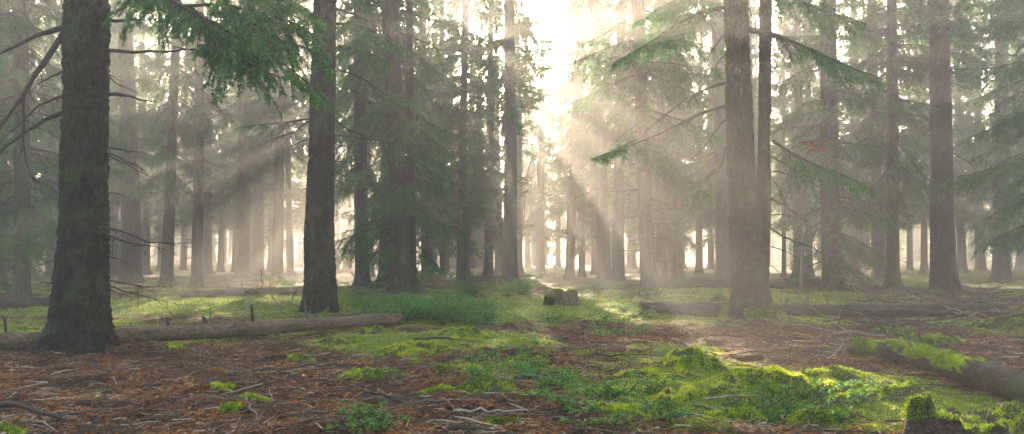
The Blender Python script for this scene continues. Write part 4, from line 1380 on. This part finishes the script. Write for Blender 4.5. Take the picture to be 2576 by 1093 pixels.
# ------------------------------------------------------------------ fallen branches
def branch_mesh(seed, L, r0, mtl, wig=0.05, dens=5, sec=0.35, arch=0.05):
    r_ = np.random.default_rng(seed)
    t = np.linspace(0, 1, 12)
    y = np.cumsum(r_.normal(0, wig, 12)) * L * 0.3
    z = arch * L * np.sin(t * math.pi) + r_.normal(0, 0.01 * L, 12)
    path = np.stack([t * L - L / 2, y - y.mean(), z], -1)
    g = bough(r_, L, path=path, dens=dens, sec=sec, dead=True, r0=r0, ter=0.14, droop=-0.1, hang=0.0, tr=0.0022)
    g.flat()
    g.V[0][:, 2] = np.where(g.V[0][:, 2] < -0.03, -0.03 - (g.V[0][:, 2] + .03) * 0.2, g.V[0][:, 2])
    return g.mesh('fallen_branch', [mtl])


FB = [branch_mesh(i, L, r, m_) for i, (L, r, m_) in enumerate([(0.7, .008, M_deadwood), (1.0, .011, M_deadwood), (1.3, .014, M_twig), (0.8, .009, M_twig), (0.6, .008, M_pale), (1.1, .010, M_pale)])]


def place_branch(me, px, py, az, label, k_=1.0, tilt=0.0, group=None, lift=0.02, roll=0.0):
    c = G(px, py)
    o = obj('fallen_branch', me, None, c + np.array([0, 0, lift]))
    o.rotation_euler = (roll, tilt, az)
    o.scale = (k_,) * 3
    return tag(o, label, 'branch', group)


def real_branch(pa, pb, r0, label, seed, mtl=None, arch=0.04, dens=4, sec=.25):
    a, b_ = G(*pa), G(*pb)
    L = np.linalg.norm(b_ - a)
    me = branch_mesh(seed, L, r0, mtl or M_deadwood, wig=0.03, dens=dens, sec=sec, arch=arch)
    o = obj('fallen_branch', me, None, (a + b_) / 2 + np.array([0, 0, r0]))
    dd = b_ - a
    o.rotation_euler = (0, -math.asin(dd[2] / L), math.atan2(dd[1], dd[0]))
    return tag(o, label, 'branch')


real_branch((-40, 1025), (245, 1110), 0.030, 'thick dark bare branch lying across the bottom left corner', 1, M_twig, dens=1)
real_branch((615, 1005), (660, 1100), 0.015, 'short grey peeled branch pointing at the camera below the lone moss pad', 22, M_deadwood, dens=0.5)
real_branch((1040, 858), (1195, 866), 0.020, 'dark straight branch lying on the broad yellow moss pad', 3, M_twig, dens=3)
real_branch((1140, 1040), (1390, 1062), 0.014, 'long thin grey twig near the bottom centre edge', 4, M_pale, dens=3)
real_branch((1140, 1085), (1300, 1110), 0.026, 'dark gnarled branch cut by the bottom centre edge', 5, M_twig, dens=2)
real_branch((640, 935), (770, 975), 0.013, 'thin dark branch lying on brown litter below the weathered log', 6, M_twig)
real_branch((700, 935), (1000, 925), 0.011, 'long thin branch on brown litter left of the flat bright moss pad', 7, M_twig)
real_branch((460, 890), (640, 960), 0.012, 'slanting thin branch right of the massive trunk foot', 8, M_deadwood)
real_branch((1290, 955), (1500, 960), 0.012, 'forked thin branch right of the vivid green mound', 9, M_deadwood, dens=6, sec=.3)
real_branch((2010, 1040), (2260, 1000), 0.017, 'long pale branch leaning over the moss left of the rotten stump', 10, M_deadwood)
real_branch((1770, 1008), (1990, 1010), 0.010, 'thin pale twig lying on the moss below the widest mound', 11, M_pale)
real_branch((1960, 930), (2110, 880), 0.012, 'dark thin branch lying between the widest mound and the mossy log', 12, M_twig)
real_branch((2080, 905), (2160, 860), 0.012, 'pale forked branch on brown needles above the mossy log', 13, M_pale, dens=6)
real_branch((1312, 690), (1385, 712), 0.06, 'bent bare branch arching up in the bright misty gap', 15, M_deadwood, arch=0.45, dens=1.5)
real_branch((150, 1050), (400, 1035), 0.010, 'thin grey twig on dark litter at lower left', 16, M_deadwood)
real_branch((2000, 770), (2040, 800), 0.018, 'white peeled stick leaning on the long thin log', 17, M_pale, arch=0.9, dens=1)
rngb = np.random.default_rng(8)
for n_, x0, x1, y0, y1, lab, grp, tl in (
        (44, 1960, 2560, 780, 850, 'bare grey branch in the brushwood tangle along the long thin log', 'brushwood along the long thin log', .35),
        (30, 2150, 2570, 745, 790, 'bare dark branch sticking up behind the long thin log at right', 'brushwood behind the long thin log', .8),
        (16, 860, 1000, 725, 760, 'dead branch heaped at the foot of the bough hung spruce', 'branches under the bough hung spruce', .5),
        (14, 600, 760, 745, 790, 'bare branch standing in the sunlit strip behind the weathered log', 'branches behind the weathered log', .7),
        (26, 300, 1100, 900, 1060, 'thin bare branch lying on the rust brown litter at left', 'branches on the left litter', .15),
        (22, 1900, 2560, 870, 1060, 'thin bare branch lying among moss at lower right', 'branches at lower right', .2),
        (22, 1250, 1700, 860, 1050, 'thin bare branch lying in the open glade', 'branches in the glade', .2),
        (14, 2080, 2300, 690, 740, 'hazy dead branch at the foot of the heavy boughed dark spruce', 'branches under the heavy boughed spruce', .6),
        (8, 1700, 1960, 810, 870, 'bare branch on the brown needles before the twin stemmed spruce', 'branches before the twin stemmed spruce', .2)):
    for _ in range(n_):
        place_branch(FB[int(rngb.integers(0, 6 if tl > .3 else 4))], rngb.uniform(x0, x1), rngb.uniform(y0, y1), rngb.uniform(0, 6.28), lab, rngb.uniform(0.5, 1.0) * (1.8 if tl > .3 else .9), rngb.uniform(-tl, tl), grp,
                     0.02 + (0.12 if tl > .3 else 0), rngb.uniform(-.5, .5) if tl < .3 else rngb.uniform(0, 6.28))

# ------------------------------------------------------------------ haze
hz = bpy.data.materials.new('haze_air')
hz.use_nodes = True
hn = hz.node_tree
hn.nodes.clear()
ho = hn.nodes.new('ShaderNodeOutputMaterial')
pv = hn.nodes.new('ShaderNodeVolumePrincipled')
pv.inputs['Color'].default_value = (0.97, 0.955, 0.91, 1)
pv.inputs['Density'].default_value = HAZE_DENSITY
pv.inputs['Anisotropy'].default_value = HAZE_G
hn.links.new(pv.outputs[0], ho.inputs['Volume'])
x0, x1, y0, y1, z0, z1 = -191, 191, -21, 211, -1.6, 24.5
V = [(a, b_, c) for c in (z0, z1) for b_ in (y0, y1) for a in (x0, x1)]
F = [(0, 2, 3, 1), (4, 5, 7, 6), (0, 1, 5, 4), (1, 3, 7, 5), (3, 2, 6, 7), (2, 0, 4, 6)]
me = bpy.data.meshes.new('haze')
me.from_pydata(V, [], F)
me.materials.append(hz)
tag(obj('haze', me), kind='stuff')
print('tris', sum(len(m.polygons) * m.users for m in bpy.data.meshes), 'unique', sum(len(m.polygons) for m in bpy.data.meshes))
